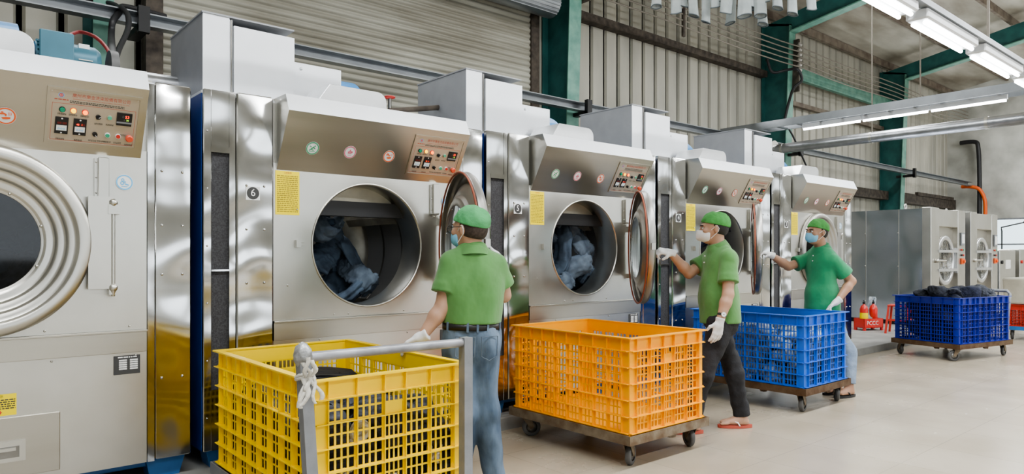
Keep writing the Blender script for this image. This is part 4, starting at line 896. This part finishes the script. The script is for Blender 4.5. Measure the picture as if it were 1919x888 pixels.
# ================================================================== WASHERS, CABINETS, SAFETY GEAR
def washer(label,x0,w):
    t=thing('washer_extractor',label,'washer',(x0,4.6,.1),0,'large stainless washer extractors'); off=(-x0,-4.6,-.1); Y=4.6; Z=2.17
    mb=MB().box((x0,Y+.06,.18),(x0+w,7.0,Z)); mb.build('casing','steel_panel',t,off)
    mb=MB().box((x0+.05,Y+.15,.1),(x0+w-.05,6.9,.18)).build('plinth','black',t,off)
    sm=MB()
    for y in (5.05,5.62,6.2): sm.box((x0-.006,y,.2),(x0,y+.012,Z))
    for y in (5.06,5.63,6.21):
        for z in (.5,1.15,1.75): sm.ball((x0-.006,y+.006,z),.012,8)
    sm.build('panel_seams','steel',t,off)
    pw=.38*w/1.7
    MB().rbox((x0-.002,Y-.07,.16),(x0+pw,Y+.08,Z+.02),.015).build('pillar','steel',t,off)
    p2=MB().rbox((x0+w-pw,Y-.07,.16),(x0+w,Y+.08,Z+.02),.015).build('control_pillar','steel',t,off)
    MB().rbox((x0+pw,Y-.06,1.86),(x0+w-pw,Y+.06,Z),.015).build('header','steel',t,off)
    MB().box((x0+pw,Y+.02,.18),(x0+w-pw,Y+.06,1.9)).build('front_panel','steel_brushed',t,off)
    cx=(x0+pw+x0+w-pw)/2-.03; T=facing(cx,1.25,Y+.005)
    dr=MB().lathe([(.37,-.0),(.45,0),(.455,.03),(.44,.042),(.38,.042),(.37,.03),(.37,0)],T,64); 
    for z in (.17,-.17): dr.box((cx-.50,Y-.085,1.25+z-.025),(cx+.46,Y-.055,1.25+z+.025))
    dr.box((cx+.43,Y-.08,1.02),(cx+.49,Y-.01,1.48)); dr.build('door','duct',t,off)
    MB().disc(T2(T,0,0,.012),.37,48).build('door_glass','drum_glass',t,off)
    MB().cyl((cx-.6,Y-.09,1.25),(cx-.2,Y-.09,1.25),.02,n=12).ball((cx-.62,Y-.09,1.25),.04,10).build('door_handle','black' if w<1.6 else 'steel',t,off)
    xp=x0+w-pw/2; Tp=facing(xp,1.65,Y-.075)
    mb=MB(); mb.mt('grey_paint').box((-.09,-.12,0),(.09,.12,.02),T=Tp); mb.mt('paper').box((-.07,-.08,.02),(.07,.09,.022),T=Tp); mb.build('touch_screen',None,p2,off)
    mb=MB(); 
    for i in range(2):
        for j in range(2): mb.mt(['red','black','btn_green','red'][i*2+j]).cyl(T2(Tp,-.04+.08*i,-.2-.1*j,0).translation,T2(Tp,-.04+.08*i,-.2-.1*j,.02).translation,.018,n=12)
    mb.build('push_buttons',None,p2,off)
    MB().box((-.07,-.47,0),(.07,-.36,.02),T=Tp).cyl(T2(Tp,0,-.415,.02).translation,T2(Tp,0,-.415,.05).translation,.03,n=14).build('emergency_stop','orange_st',p2,off)
    MB().lathe([(.025,-.01),(.06,-.01),(.06,.01),(.025,.01)],facing(x0+.15,Z+.05,5.0),20,closed=True).build('lifting_eye','steel',t,off)
washer('big stainless washer with oval looking door, nearer of the two',13.4,1.74)
washer('second stainless washer extractor with a dark door handle',15.45,1.65)
for k,(x,lab) in enumerate(((17.9,'plain stainless control cabinet right of the washers'),(19.4,'stainless cabinet with small red knob at the right edge'))):
    t=thing('control_cabinet',lab,'cabinet',(x,4.7,.1)); MB().rbox((0,0,0),(1.15 if k==0 else .95,.9,1.36+.03*k),.02).build('casing','steel',t)
    MB().box((.4,-.01,.95),(.75,0,1.15)).build('data_plate','paper',t); MB().cyl((.12,-.03,1.1),(.12,0,1.1),.04,n=12).build('knob','red' if k else 'black',t)
# extinguishers
bx=thing('extinguisher_box','red metal tray marked PCCC holding the fire extinguishers','box',(11.85,5.0,.1))
mb=MB(); mb.box((0,0,.05),(.46,.012,.22)).box((0,.24,.05),(.46,.252,.22)).box((0,0,.05),(.012,.25,.22)).box((.448,0,.05),(.46,.25,.22)).box((0,0,.05),(.46,.25,.06)).box((0,0,0),(.04,.04,.05)).box((.42,0,0),(.46,.04,.05)).box((0,.2,0),(.04,.25,.05)).box((.42,.2,0),(.46,.25,.05)); mb.build('tray','ext_red',bx)
mb=MB(); text_into(mb,'PCCC',facing(.2,.135,-.002),.11,'paper'); mb.build('lettering',None,bx)
bx.rotation_euler=(0,0,math.radians(-22)); bx.scale=(.86,.9,.9)
def extinguisher(label,x,y,h=.40,mt_='ext_red',ylab=True):
    t=thing('fire_extinguisher',label,'extinguisher',(x,y,.155),.3); t.scale=(.9,.9,.95); mb=MB(); mb.lathe([(.0,0),(.06,0),(.07,.015),(.07,h*.78),(.055,h*.9),(.02,h*.97),(.02,h)],Matrix.Identity(4),28); mb.build('cylinder',mt_,t)
    if ylab: MB().lathe([(.071,h*.2),(.071,h*.62)],Matrix.Identity(4),28).build('label_band','sticker_yellow',t)
    mb=MB().box((-.015,-.02,h),(.015,.02,h+.035)).box((-.09,-.008,h+.03),(.03,.008,h+.042)).box((-.08,-.008,h+.055),(.03,.008,h+.065)); mb.build('valve_head','black',t)
    MB().tube([(0,0,h+.02),(.06,0,h+.05),(.10,0,h-.02),(.09,-.02,h-.2),(.085,-.03,h-.32)],.011,8).cyl((.085,-.03,h-.32),(.08,-.03,h-.36),.016,.02,n=10).build('hose','black',t)
q=Vector((11.85,5.0,0)); ca,sa=math.cos(math.radians(-22)),math.sin(math.radians(-22))
def bxp(u,v): return (q.x+u*ca-v*sa, q.y+u*sa+v*ca)
extinguisher('left fire extinguisher with a yellow label band in the red tray',*bxp(.10,.11))
extinguisher('right plain red fire extinguisher in the red tray',*bxp(.30,.11),ylab=False)
o=MB().prism([(0,.0),(.05,.0),(.2,.42),(.16,.45)],-.05,.05,'y').build('dustpan','denim_pale'); o.location=(*bxp(.19,.11),.2); tag(o,'pale blue scoop propped between the fire extinguishers','scoop')
# stool
st=thing('plastic_stool','red plastic stool half hidden behind the navy crate','stool',(11.95,4.5,.1),.2)
MB().rbox((-.15,-.15,.43),(.15,.15,.455),.02).build('seat','red_plastic',st)
for i in (-1,1):
    for j in (-1,1):
        a=MB(); a.add([(i*.13+dx,j*.13+dy,.43) for dx,dy in ((-.015,-.015),(.015,-.015),(.015,.015),(-.015,.015))]+[(i*.17+dx,j*.17+dy,0) for dx,dy in ((-.015,-.015),(.015,-.015),(.015,.015),(-.015,.015))],[(0,1,2,3),(7,6,5,4),(0,4,5,1),(1,5,6,2),(2,6,7,3),(3,7,4,0)]); a.build('leg','red_plastic',st)
MB().box((-.14,-.155,.2),(.14,-.145,.23)).box((-.155,-.14,.2),(-.145,.14,.23)).build('stretcher','red_plastic',st)
# cart at the right edge
trolley('blue framed trolley cut by the right edge under the red crate',(13.25,2.6,0),math.radians(-4),1.1,.8,'blue_paint',.2,(.3,.5,.2,.4),r=.075)
crate('red plastic crate at the right edge under the cream bin','red_plastic',(13.25,2.6,.2),math.radians(-4),1.1,.8,.36,6,5,None,4,4)
o=MB().prism([(-.02,0),(1.12,0),(1.18,.42),(-.1,.42)],0,.84,'y').build('canvas_bin','bin_cream',bevel=.03); o.location=(13.25,2.6,.565); o.rotation_euler=(0,0,math.radians(-4)); tag(o,'cream laundry bin standing on the red crate at right edge','bin')
wad('folded_cloth','pale blue garment lying on the cream bin at the right edge',(14.0,2.9,1.04),(.4,.25,.10),5,'denim_pale','garment')
o=MB().tube([(0,0,0),(0,0,.42),(-.05,0,.5),(.35,-.35,.62)],.015,8).ball((.35,-.35,.62),.03,8).build('lamp_arm','black'); o.location=(19.0,4.95,1.49); tag(o,'thin black swing arm on top of the far cabinet','arm')
# floor clutter near crates: small concrete kerb line done by trim_1
# ================================================================== LIGHT AND WORLD
wd=bpy.data.worlds.new('w'); bpy.context.scene.world=wd; wd.use_nodes=True; bg=wd.node_tree.nodes['Background']; bg.inputs['Color'].default_value=(.86,.93,1,1); bg.inputs['Strength'].default_value=3.2
def area(x,y,z,sx,sy,p,rot=(0,0,0),col=(.97,.99,1)):
    l=bpy.data.lights.new('a','AREA'); l.shape='RECTANGLE'; l.size=sx; l.size_y=sy; l.energy=p; l.color=col
    o=bpy.data.objects.new('ceiling_or_fill_lamp',l); C.objects.link(o); o.location=(x,y,z); o.rotation_euler=rot; return o
for x in (0,5,10,15,20,26):
    area(x,1.0,5.6,4.0,.4,210); area(x,-4,5.6,4,.4,210)
for x in (2,8,14,20,27): area(x,6.6,6.6,4,.4,120); area(x,3.5,4.9,4,.4,110,(PI,0,0)); area(x,8.4,4.6,3,.3,45,(math.radians(-125),0,0))  # strip turned straight up is fill added to brighten the roof
area(25,2,6,3,3,260,(0,math.radians(-75),0))  # added fill aimed at the end wall, no fixture stands here
for x0 in XS[1:4]: area(x0+.656,YP+.62,1.84,.5,.12,.9,(math.radians(20),0,0))  # weak fill added inside the open drums, not a dryer part
cam=bpy.data.cameras.new('cam'); co=bpy.data.objects.new('cam',cam); C.objects.link(co); co.location=(0,0,CH)
co.rotation_euler=(math.radians(90),0,-math.atan2(FW[0],FW[1])); cam.sensor_width=36; cam.lens=36*F/1919; cam.shift_y=(HY-444)/1919; cam.clip_end=200
bpy.context.scene.camera=co
vs=bpy.context.scene.view_settings; vs.view_transform='AgX'; vs.look='AgX - Medium High Contrast'; vs.exposure=0.28
# ================================================================== PEOPLE
def nrm(v): v=Vector(v); return v.normalized()
FWv=Vector((FW[0],FW[1],0)); RTv=Vector((RT[0],RT[1],0)); UP=Vector((0,0,1))
def hand(name,parent,off,W,d,n,tdir,curl,m='glove',label=None,cl2=None):
    """W wrist, d finger direction, n the way the palm faces, tdir thumb side"""
    W=Vector(W); d=nrm(d); n=nrm(n-d*n.dot(d)) ; t=nrm(Vector(tdir)-d*Vector(tdir).dot(d)-n*Vector(tdir).dot(n))
    s=SDF(W-Vector((.2,.2,.2)),W+Vector((.2,.2,.2)),.0033); ax=[t,n,d]
    s.ell(W+d*.052,(.041,.017,.052),ax,.02); s.cone(W-d*.035,W+d*.02,.033,.030,.02); s.ell(W+d*.03+t*.018,(.024,.02,.03),ax,.015)
    L=(.072,.08,.074,.058)
    for i in range(4):
        b=W+d*(.088-.004*abs(i-1))+t*(.031-.0205*i); c1,c2,c3=[c*(1+.06*i) for c in curl]; fan=t*(.06-.04*i)
        p=b
        for k,(c,f,r0,r1) in enumerate(((c1,.45,.0105,.0098),(c1+c2,.32,.0098,.0092),(c1+c2+c3,.25,.0092,.008))):
            dd=(d*math.cos(c)+n*math.sin(c)+fan*math.cos(c)).normalized(); q=p+dd*L[i]*f; s.cone(p,q,r0,r1,.005 if k==0 else .004); p=q
        s.cone(W+d*.05+t*(.025-.016*i),b,.013,.0108,.008)
    b=W+d*.022+t*.03; p=b+nrm(d*.55+t*.75+n*.35)*.042; q=p+nrm(d*.8+t*.15+n*(.45+curl[0]*.3))*.032; s.cone(W+d*.02+t*.012,b,.017,.015,.012); s.cone(b,p,.0145,.012,.008); s.cone(p,q,.0118,.0095,.004)
    s.cone(W-d*.036,W-d*.028,.034,.034,.003); s.cut(W-d*.034,-d)
    return s.mesh(name,m,parent,off,1,label)
def person(o):
    g=lambda k: Vector(o[k]); off=o['root']*-1; off=Vector((off.x,off.y,0)); root=thing('person',o['label'],'person',(o['root'].x,o['root'].y,0),0)
    Hc,N,P=g('Hc'),g('N'),g('P'); SL,SR=g('SL'),g('SR'); hf=nrm(o['hf']); hu=nrm(o.get('hu',(0,0,1))); hu=nrm(hu-hf*hu.dot(hf)); hs=hf.cross(hu)
    H=[hs,hf,hu]; u=nrm(N-P); r=SR-SL; r=nrm(r-u*r.dot(u)); f=u.cross(r); A=[r,f,u]
    h=lambda s_,f_,u_: Hc+hs*s_+hf*f_+hu*u_
    w=o.get('w',1.0); belly=o.get('belly',0)
    Cc=N-u*.17+f*.0; Cb=P+u*.2+f*(.012+belly*.5)
    lo=Vector([min(Vector(o[k])[i] for k in ('Hc','P','EL','ER','WL','WR','AL','AR','KL','KR'))-.22 for i in range(3)]); hi=Vector([max(Vector(o[k])[i] for k in ('Hc','P','EL','ER','WL','WR','AL','AR','KL','KR'))+.22 for i in range(3)]); lo.z=-.01
    V=.0062
    s=SDF(lo,hi,V)
    s.ell(h(0,-.012,.022),(.073,.092,.094),H,.02); s.ell(h(0,.026,-.032),(.058,.066,.082),H,.03); s.ell(h(0,.052,-.078),(.036,.038,.032),H,.03)
    s.cone(h(0,.094,.012),h(0,.108,-.024),.007,.0125,.012); s.ell(h(.012,.098,-.030),(.009,.01,.008),H,.008); s.ell(h(-.012,.098,-.030),(.009,.01,.008),H,.008)
    s.ell(h(0,.080,.030),(.048,.016,.011),H,.018); s.ell(h(0,.088,-.056),(.022,.010,.010),H,.01)
    for q in (-1,1):
        s.ell(h(q*.030,.094,.010),(.014,.012,.010),H,.012,'sub'); s.ell(h(q*.045,.068,-.015),(.02,.02,.02),H,.02)
        s.ell(h(q*.075,-.012,-.006),(.010,.019,.031),H,.008); s.cone(h(q*.076,-.008,-.03),h(q*.070,-.002,-.035),.008,.006,.006)
    s.cone(N-u*.03,h(0,-.018,-.055),.056*w,.052,.02)
    s.ell(Cc,(.150*w,.098,.165),A,.05); s.ell(Cb,(.128*w,.094+belly,.15),A,.05); s.ell(P+u*.02,(.136*w,.094,.10),A,.06)
    for S,E,W_ in ((SL,g('EL'),g('WL')),(SR,g('ER'),g('WR'))):
        s.cone(N-u*.04,S,.042,.052,.04); s.cone(S,E,.052,.040,.03); s.cone(E,E+(W_-E)*.3,.041,.042,.02); s.cone(E+(W_-E)*.3,W_,.042,.0275,.02)
    for Hh,K,An,fd in ((g('HL'),g('KL'),g('AL'),nrm(o['fl'])),(g('HR'),g('KR'),g('AR'),nrm(o['fr']))):
        s.cone(Hh,K,.074,.047,.03); s.cone(K,K+(An-K)*.35,.047,.045,.02); s.cone(K+(An-K)*.35,An,.045,.036,.02)
        gz=.024; t0=Vector((An.x,An.y,0)); side=fd.cross(UP)
        s.cone(An,t0+UP*(gz+.018)-fd*.025,.036,.030,.02); s.ell(t0+UP*(gz+.022)+fd*.07,(.038,.105,.026),[side,fd,UP],.03); s.ell(t0+UP*(gz+.035)+fd*.03,(.030,.06,.03),[side,fd,UP],.03)
        for k in range(5): b=t0+fd*(.150-.009*k*(1 if True else 0))+side*((.030-.015*k)*(1 if (Hh-P).dot(r)<0 else -1)); s.cone(b+UP*(gz+.014)-fd*.03,b+UP*(gz+.011)+fd*(.018 if k==0 else .012),.0125 if k==0 else .009,.011 if k==0 else .008,.006)
        s.cut((0,0,gz),(0,0,-1))
    s.mesh('body',o['skin'],root,off,1)
    # polo shirt
    lo2,hi2=lo.copy(),hi.copy(); lo2.z=P.z-.2; hi2.z=N.z+.12
    s=SDF(lo2,hi2,.0058); G=.015
    s.ell(Cc,(.150*w,.098,.165),A,.05,grow=G+.004); s.ell(Cb,(.134*w,.10+belly,.16),A,.08,grow=G+.006); s.ell(P+u*.06,(.150*w,.112+belly*.4,.17),A,.08,grow=G)
    if o['hem']<0: s.ell(P-u*.05,(.152*w,.118+belly*.5,.16),A,.06,grow=G)
    hem=o['hem']
    for S,E in ((SL,g('EL')),(SR,g('ER'))):
        s.cone(N-u*.034,S,.058,.060,.05)
    s.cone(N-u*.04+f*.004,N+u*.012,.084,.071,.02)
    s.folds(.010,12,o['seed']); s.folds(.005,27,o['seed']+40)
    for S,E in ((SL,g('EL')),(SR,g('ER'))):
        d=nrm(E-S); L_=(E-S).length; s.sleeve(S-(E-S)*.02,S+(E-S)*.80,.062,.077,S+(E-S)*.655,d,.018); s.sleeve(S+(E-S)*.54,S+(E-S)*.78,.0755,.0795,S+(E-S)*.66,d,.004)
    s.cut(N+u*.022+f*.03,(u*.9+f*.35)); s.cut(P+u*hem,-u)
    sh=s.mesh('polo_shirt',o['shirt'],root,off,1)
    # folded collar (open at the front) and buttons
    mb=MB(); n=40; vs=[]; nu=nrm(u+f*.22); nr=r; nf=nu.cross(nr); g0=.22 if o.get('collar',True) else .12
    prof_=[(.094,-.030),(.090,-.012),(.080,.012),(.073,.028),(.069,.032),(.066,.026),(.068,.0)]
    for k in range(n+1):
        a=PI/2+g0+(2*PI-2*g0)*k/n; fr_=max(0,math.sin(a)); drop=fr_**3
        for pr_,pz in prof_:
            vs.append(N-u*.004+nr*math.cos(a)*pr_*1.02+nf*math.sin(a)*(pr_*(.98+.12*drop))+nu*(pz-(.045*drop if pz<0 else .030*drop)))
    m_=len(prof_); mb.add(vs,[(k*m_+q,k*m_+q+1,(k+1)*m_+q+1,(k+1)*m_+q) for k in range(n) for q in range(m_-1)],True); mb.build('collar',o['shirt'],sh,off)
    if o.get('collar',True):
        fr=N+f*.10
        for k in range(2): MB().ball(fr-u*(.075+.05*k)+f*(.012+.008*k),.006,8).build('button','paper',sh,off)
    # trousers
    lo3,hi3=lo.copy(),hi.copy(); hi3.z=P.z+.25; s=SDF(lo3,hi3,.006)
    s.ell(P+u*.03,(.152*w,.112,.13),A,.05,grow=.006); s.ell(P-u*.035-f*.035+r*.06,(.075,.07,.085),A,.04); s.ell(P-u*.035-f*.035-r*.06,(.075,.07,.085),A,.04)
    for Hh,K,An in ((g('HL'),g('KL'),g('AL')),(g('HR'),g('KR'),g('AR'))):
        he=An+UP*o['cuff']; s.cone(Hh,K,.094,.069,.04); s.cone(K,he,.069,o['lw'],.03); 
    s.folds(.010,17,o['seed']+5); s.folds(.005,36,o['seed']+50)
    for Hh,K,An in ((g('HL'),g('KL'),g('AL')),(g('HR'),g('KR'),g('AR'))):
        he=An+UP*o['cuff']; s.cut(he,nrm(An-K),(An-UP*.03,.12))
    s.cut(P+u*o['waist'],u)
    tr_=s.mesh('trousers',o['pants'],root,off,1)
    if o.get('belt'):
        mb=MB(); zc=P+u*(o['waist']-.030); pr=[(a,b) for a,b in ((0,-.018),(0,.018),(-.006,.018),(-.006,-.018))]; n=48; vs=[]
        for dr_,dz in ((-.004,-.018),(.004,-.018),(.004,.018),(-.004,.018)):
            for k in range(n): a=2*PI*k/n; vs.append(zc+r*math.cos(a)*(.150*w+.010+dr_)+f*math.sin(a)*(.112+.010+dr_)+u*dz)
        mb.add(vs,[(i*n+k,i*n+(k+1)%n,((i+1)%4)*n+(k+1)%n,((i+1)%4)*n+k) for i in range(4) for k in range(n)],True); mb.build('belt','leather',root,off)
        # back pockets and loops, stitched on
        for q in (-1,1):
            c=P-u*.03-f*.128+r*q*.068; rr_=nrm(r+f*q*.35)
            pts=[c-rr_*.052+u*.06,c+rr_*.052+u*.06,c+rr_*.052-u*.045,c-u*.07,c-rr_*.052-u*.045]
            MB().tube(pts,.0026,6,True).build('pocket_seam','denim_mid',tr_,off)
        for a in (-1.9,-1.57,-1.2,-.5,-2.7): c=zc+r*math.cos(a)*(.164)+f*math.sin(a)*.126; MB().box((-.006,-.026,-.003),(.006,.026,.003),T=frame(c,r*math.sin(a)*-1+f*math.cos(a),u)).build('belt_loop','jeans',tr_,off)
    # cap
    s=SDF(Hc-Vector((.2,.2,.2)),Hc+Vector((.2,.2,.2)),.0038)
    s.ell(h(0,-.012,.034),(.084,.102,.096),H,.03); s.ell(h(0,-.055,.035),(.078,.070,.072),H,.03); s.folds(.0045,48,o['seed']+9); s.cut(h(0,0,.030+o.get('capz',0)),hs*0+hf*.30-hu*.95)
    s.mesh('work_cap',o['cap'],root,off,1)
    # hair
    s=SDF(Hc-Vector((.2,.2,.2)),Hc+Vector((.2,.2,.2)),.0038)
    s.ell(h(0,-.014,.022),(.0785,.097,.098),H,.02); s.ell(h(0,-.05,-.01),(.062,.054,.06),H,.03); s.cut(h(0,.012,0),hf*.9+hu*.25); s.cut(h(0,-.05,-.055),-hu*.95+hf*.3); s.ell(h(.08,.0,-.02),(.02,.024,.036),H,.004,'sub'); s.ell(h(-.08,.0,-.02),(.02,.024,.036),H,.004,'sub'); s.cut(h(0,0,.06),hu)
    s.mesh('hair',o['hair'],root,off,1)
    # mask
    s=SDF(Hc-Vector((.2,.2,.2)),Hc+Vector((.2,.2,.2)),.0036); k=o.get('mk',1.0)
    s.ell(h(0,.048,-.046),(.064,.070*k,.060),H,.02); s.cone(h(0,.10*k,-.005),h(0,.108*k,-.06),.016,.016,.03); s.cut(h(0,.030,0),-hf*.9-hu*.15); s.cut(h(0,.09,-.006),hu*.93-hf*.2); s.cut(h(0,.05,-.100),-hu)
    mk=s.mesh('face_mask',o['mask'],root,off,1)
    for q in (-1,1):
        mb=MB().tube([h(q*.056,.04,-.022),h(q*.074,.012,.0),h(q*.082,-.018,.016),h(q*.086,-.03,-.005),h(q*.078,-.022,-.028),h(q*.060,.036,-.075)],.0024,6); mb.build('ear_loop','mask_white',mk,off)
    mb=MB()
    for q in (-1,1):
        c=h(q*.031,.083,.010); mb.mt('eye').ball(c,.0115,12); mb.mt('hair').ball(c+hf*.0075,.006,10); mb.tube([h(q*.015,.097,.030),h(q*.032,.095,.034),h(q*.05,.080,.028)],.0034,6); mb.mt('hair').tube([h(q*.019,.0915,.0155),h(q*.032,.093,.019),h(q*.045,.082,.015)],.0018,6)
    mb.build('eyes',None,root,off)
    if o.get('glasses'):
        mb=MB()
        for q in (-1,1):
            c=h(q*.034,.112,.004); mb.mt('black').tube([c+hs*.025*math.cos(a)+hu*.02*math.sin(a) for a in [2*PI*k/24 for k in range(24)]],.0018,6,True); mb.tube([c+hs*q*.025+hu*.005,h(q*.078,.04,.012),h(q*.082,-.012,.010),h(q*.080,-.03,-.008)],.002,6); mb.mt('spectacle').add([c+hs*.024*math.cos(a)+hu*.019*math.sin(a) for a in [2*PI*k/24 for k in range(24)]],[tuple(range(24))])
        mb.mt('black').tube([h(-.009,.114,.006),h(.009,.114,.006)],.0018,6); mb.build('glasses',None,root,off)
    hand('glove',root,off,WLh(o,'L'),o['hl'][0],o['hl'][1],o['hl'][2],o['hl'][3]); hand('glove',root,off,WLh(o,'R'),o['hr'][0],o['hr'][1],o['hr'][2],o['hr'][3])
    if o.get('watch'):
        W=g('WL'); d=nrm(W-g('EL')); c=W-d*.058; q=-FWv; x=nrm(q-d*q.dot(d)); y=d.cross(x); mb=MB(); mb.mt('leather'); mb.cyl(c-d*.010,c+d*.010,.0335,n=28)
        mb.mt('steel').cyl(c+x*.028,c+x*.041,.019,n=24); mb.mt('white').cyl(c+x*.041,c+x*.0415,.015,n=24); mb.mt('black').cyl(c+x*.0415,c+x*.042,.004,n=12); mb.mt('steel').box((-.0,-.0,-.0),(.001,.001,.001),T=Matrix.Translation(c)); mb.build('wrist_watch',None,root,off)
    if o.get('logo'):
        c=Vector(o['logo'][0]); mb=MB().rbox((-.009,-.009,-.002),(.009,.009,.003),.002,T=frame(c,r,u)); mb.build('chest_emblem',o['logo'][1],sh,off)
    # footwear
    for An,fd in ((g('AL'),nrm(o['fl'])),(g('AR'),nrm(o['fr']))):
        t0=Vector((An.x,An.y,0)); side=fd.cross(UP); n=32; out=[]
        for k in range(n):
            a=2*PI*k/n; lx=.045*math.sin(a)*(1+.12*math.cos(a)); ly=.055+.135*math.cos(a); out.append((lx,ly))
        M=frame(t0,side,fd); mb=MB(); mb.mt(o['sole']); mb.prism(out,.002,.024,'z',T=M); mb.mt(o['strap']); tp=t0+fd*.125+UP*.026
        for q in (-1,1): mb.tube([tp,t0+fd*.095+side*q*.022+UP*.062,t0+fd*.045+side*q*.042+UP*.045,t0+fd*.03+side*q*.044+UP*.02],.006,8)
        mb.build('flip_flop' if o['sole']!='black' else 'sandal',None,root,off)
    return root
def WLh(o,s): return Vector(o['W'+s])
P1=dict(root=at(884,640,3.85),label='person with back to camera, green polo, blue jeans and glasses, hand on yellow crate',seed=3,
 Hc=at(880,429,3.85),N=at(887,470,3.85),P=at(884,636,3.85),SL=at(845,494,3.82),SR=at(930,497,3.90),EL=at(829,577,3.78),WL=at(792,630,3.73),ER=at(944,553,3.97),WR=at(933,484,4.06),
 HL=at(862,652,3.83),HR=at(906,652,3.87),KL=at(868,772,3.80),KR=at(912,770,3.85),AL=at(866,905,3.84),AR=at(926,903,3.9),fl=FWv,fr=FWv*.9+RTv*.3,
 hf=-RTv*.80+FWv*.60-UP*.05,skin='skin',shirt='green_shirt',cap='cap_green',hair='hair_short',mask='mask_blue',pants='jeans',hem=.093,waist=.108,cuff=-.02,lw=.058,belt=True,glasses=True,collar=False,
 hl=(-RTv*.75-UP*.35+FWv*.1,-UP*.9-RTv*.4,-FWv*-1.0,(.25,.5,.35)),hr=(-RTv*.7+UP*.75+FWv*.1,-FWv*.2-RTv*.6-UP*.5,-RTv-UP,(.9,1.0,.6)),sole='black',strap='black')
P2=dict(root=at(1345,640,5.34),label='person in dark green polo, black jeans and white mask beside the orange crate',seed=8,
 Hc=at(1338,428,5.36),N=at(1346,461,5.36),P=at(1350,600,5.34),SL=at(1366,485,5.21),SR=at(1330,485,5.50),EL=at(1365,552,5.14),WL=at(1349,604,5.10),ER=at(1292,512,5.46),WR=at(1257,474,5.40),
 HL=at(1353,608,5.25),HR=at(1348,608,5.43),KL=at(1320,704,5.22),KR=at(1376,702,5.42),AL=at(1299,792,5.24),AR=at(1391,784,5.42),fl=-RTv,fr=-RTv,
 hf=-RTv*.97+FWv*.16-UP*.10,skin='skin',shirt='green_shirt',cap='cap_green2',hair='hair',mask='mask_white',mk=1.12,pants='jeans_black',hem=-.02,waist=.1,cuff=.02,lw=.060,belly=.015,watch=True,
 hl=(-UP*.98-RTv*.2,-RTv*.3+FWv,-RTv,(.25,.3,.2)),hr=(-RTv*.9+UP*.2-FWv*.2,-UP*.6-RTv*.5+FWv*.3,-FWv*.8+UP*.5,(.9,1.1,.7)),sole='red_print',strap='white')
P3=dict(root=at(1542,585,6.72),label='person in jade polo and blue mask behind the light blue crate',seed=15,w=1.03,
 Hc=at(1531,435,6.70),N=at(1540,464,6.72),P=at(1542,583,6.72),SL=at(1563,489,6.58),SR=at(1516,486,6.85),EL=at(1596,527,6.60),WL=at(1570,564,6.52),ER=at(1478,499,6.82),WR=at(1445,478,6.76),
 HL=at(1554,592,6.65),HR=at(1531,592,6.8),KL=at(1588,658,6.66),KR=at(1562,662,6.72),AL=at(1592,725,6.60),AR=at(1570,722,6.75),fl=-RTv*.9-FWv*.4,fr=-RTv*.9-FWv*.4,
 hf=-RTv*.93-FWv*.30-UP*.05,skin='skin2',shirt='jade_shirt',cap='cap_green2',hair='hair',mask='mask_blue',pants='jeans_light',hem=-.02,waist=.1,cuff=.03,lw=.06,
 hl=(-RTv*.8-UP*.6,-UP*.8+RTv*.3-FWv*.2,FWv*.8-RTv*.2,(.3,.5,.3)),hr=(-RTv*.9+UP*.25,-UP*.6-RTv*.5,-FWv*.8+UP*.5,(.8,1.0,.6)),sole='black',strap='black')
for _p in (P1,P2,P3): person(_p)
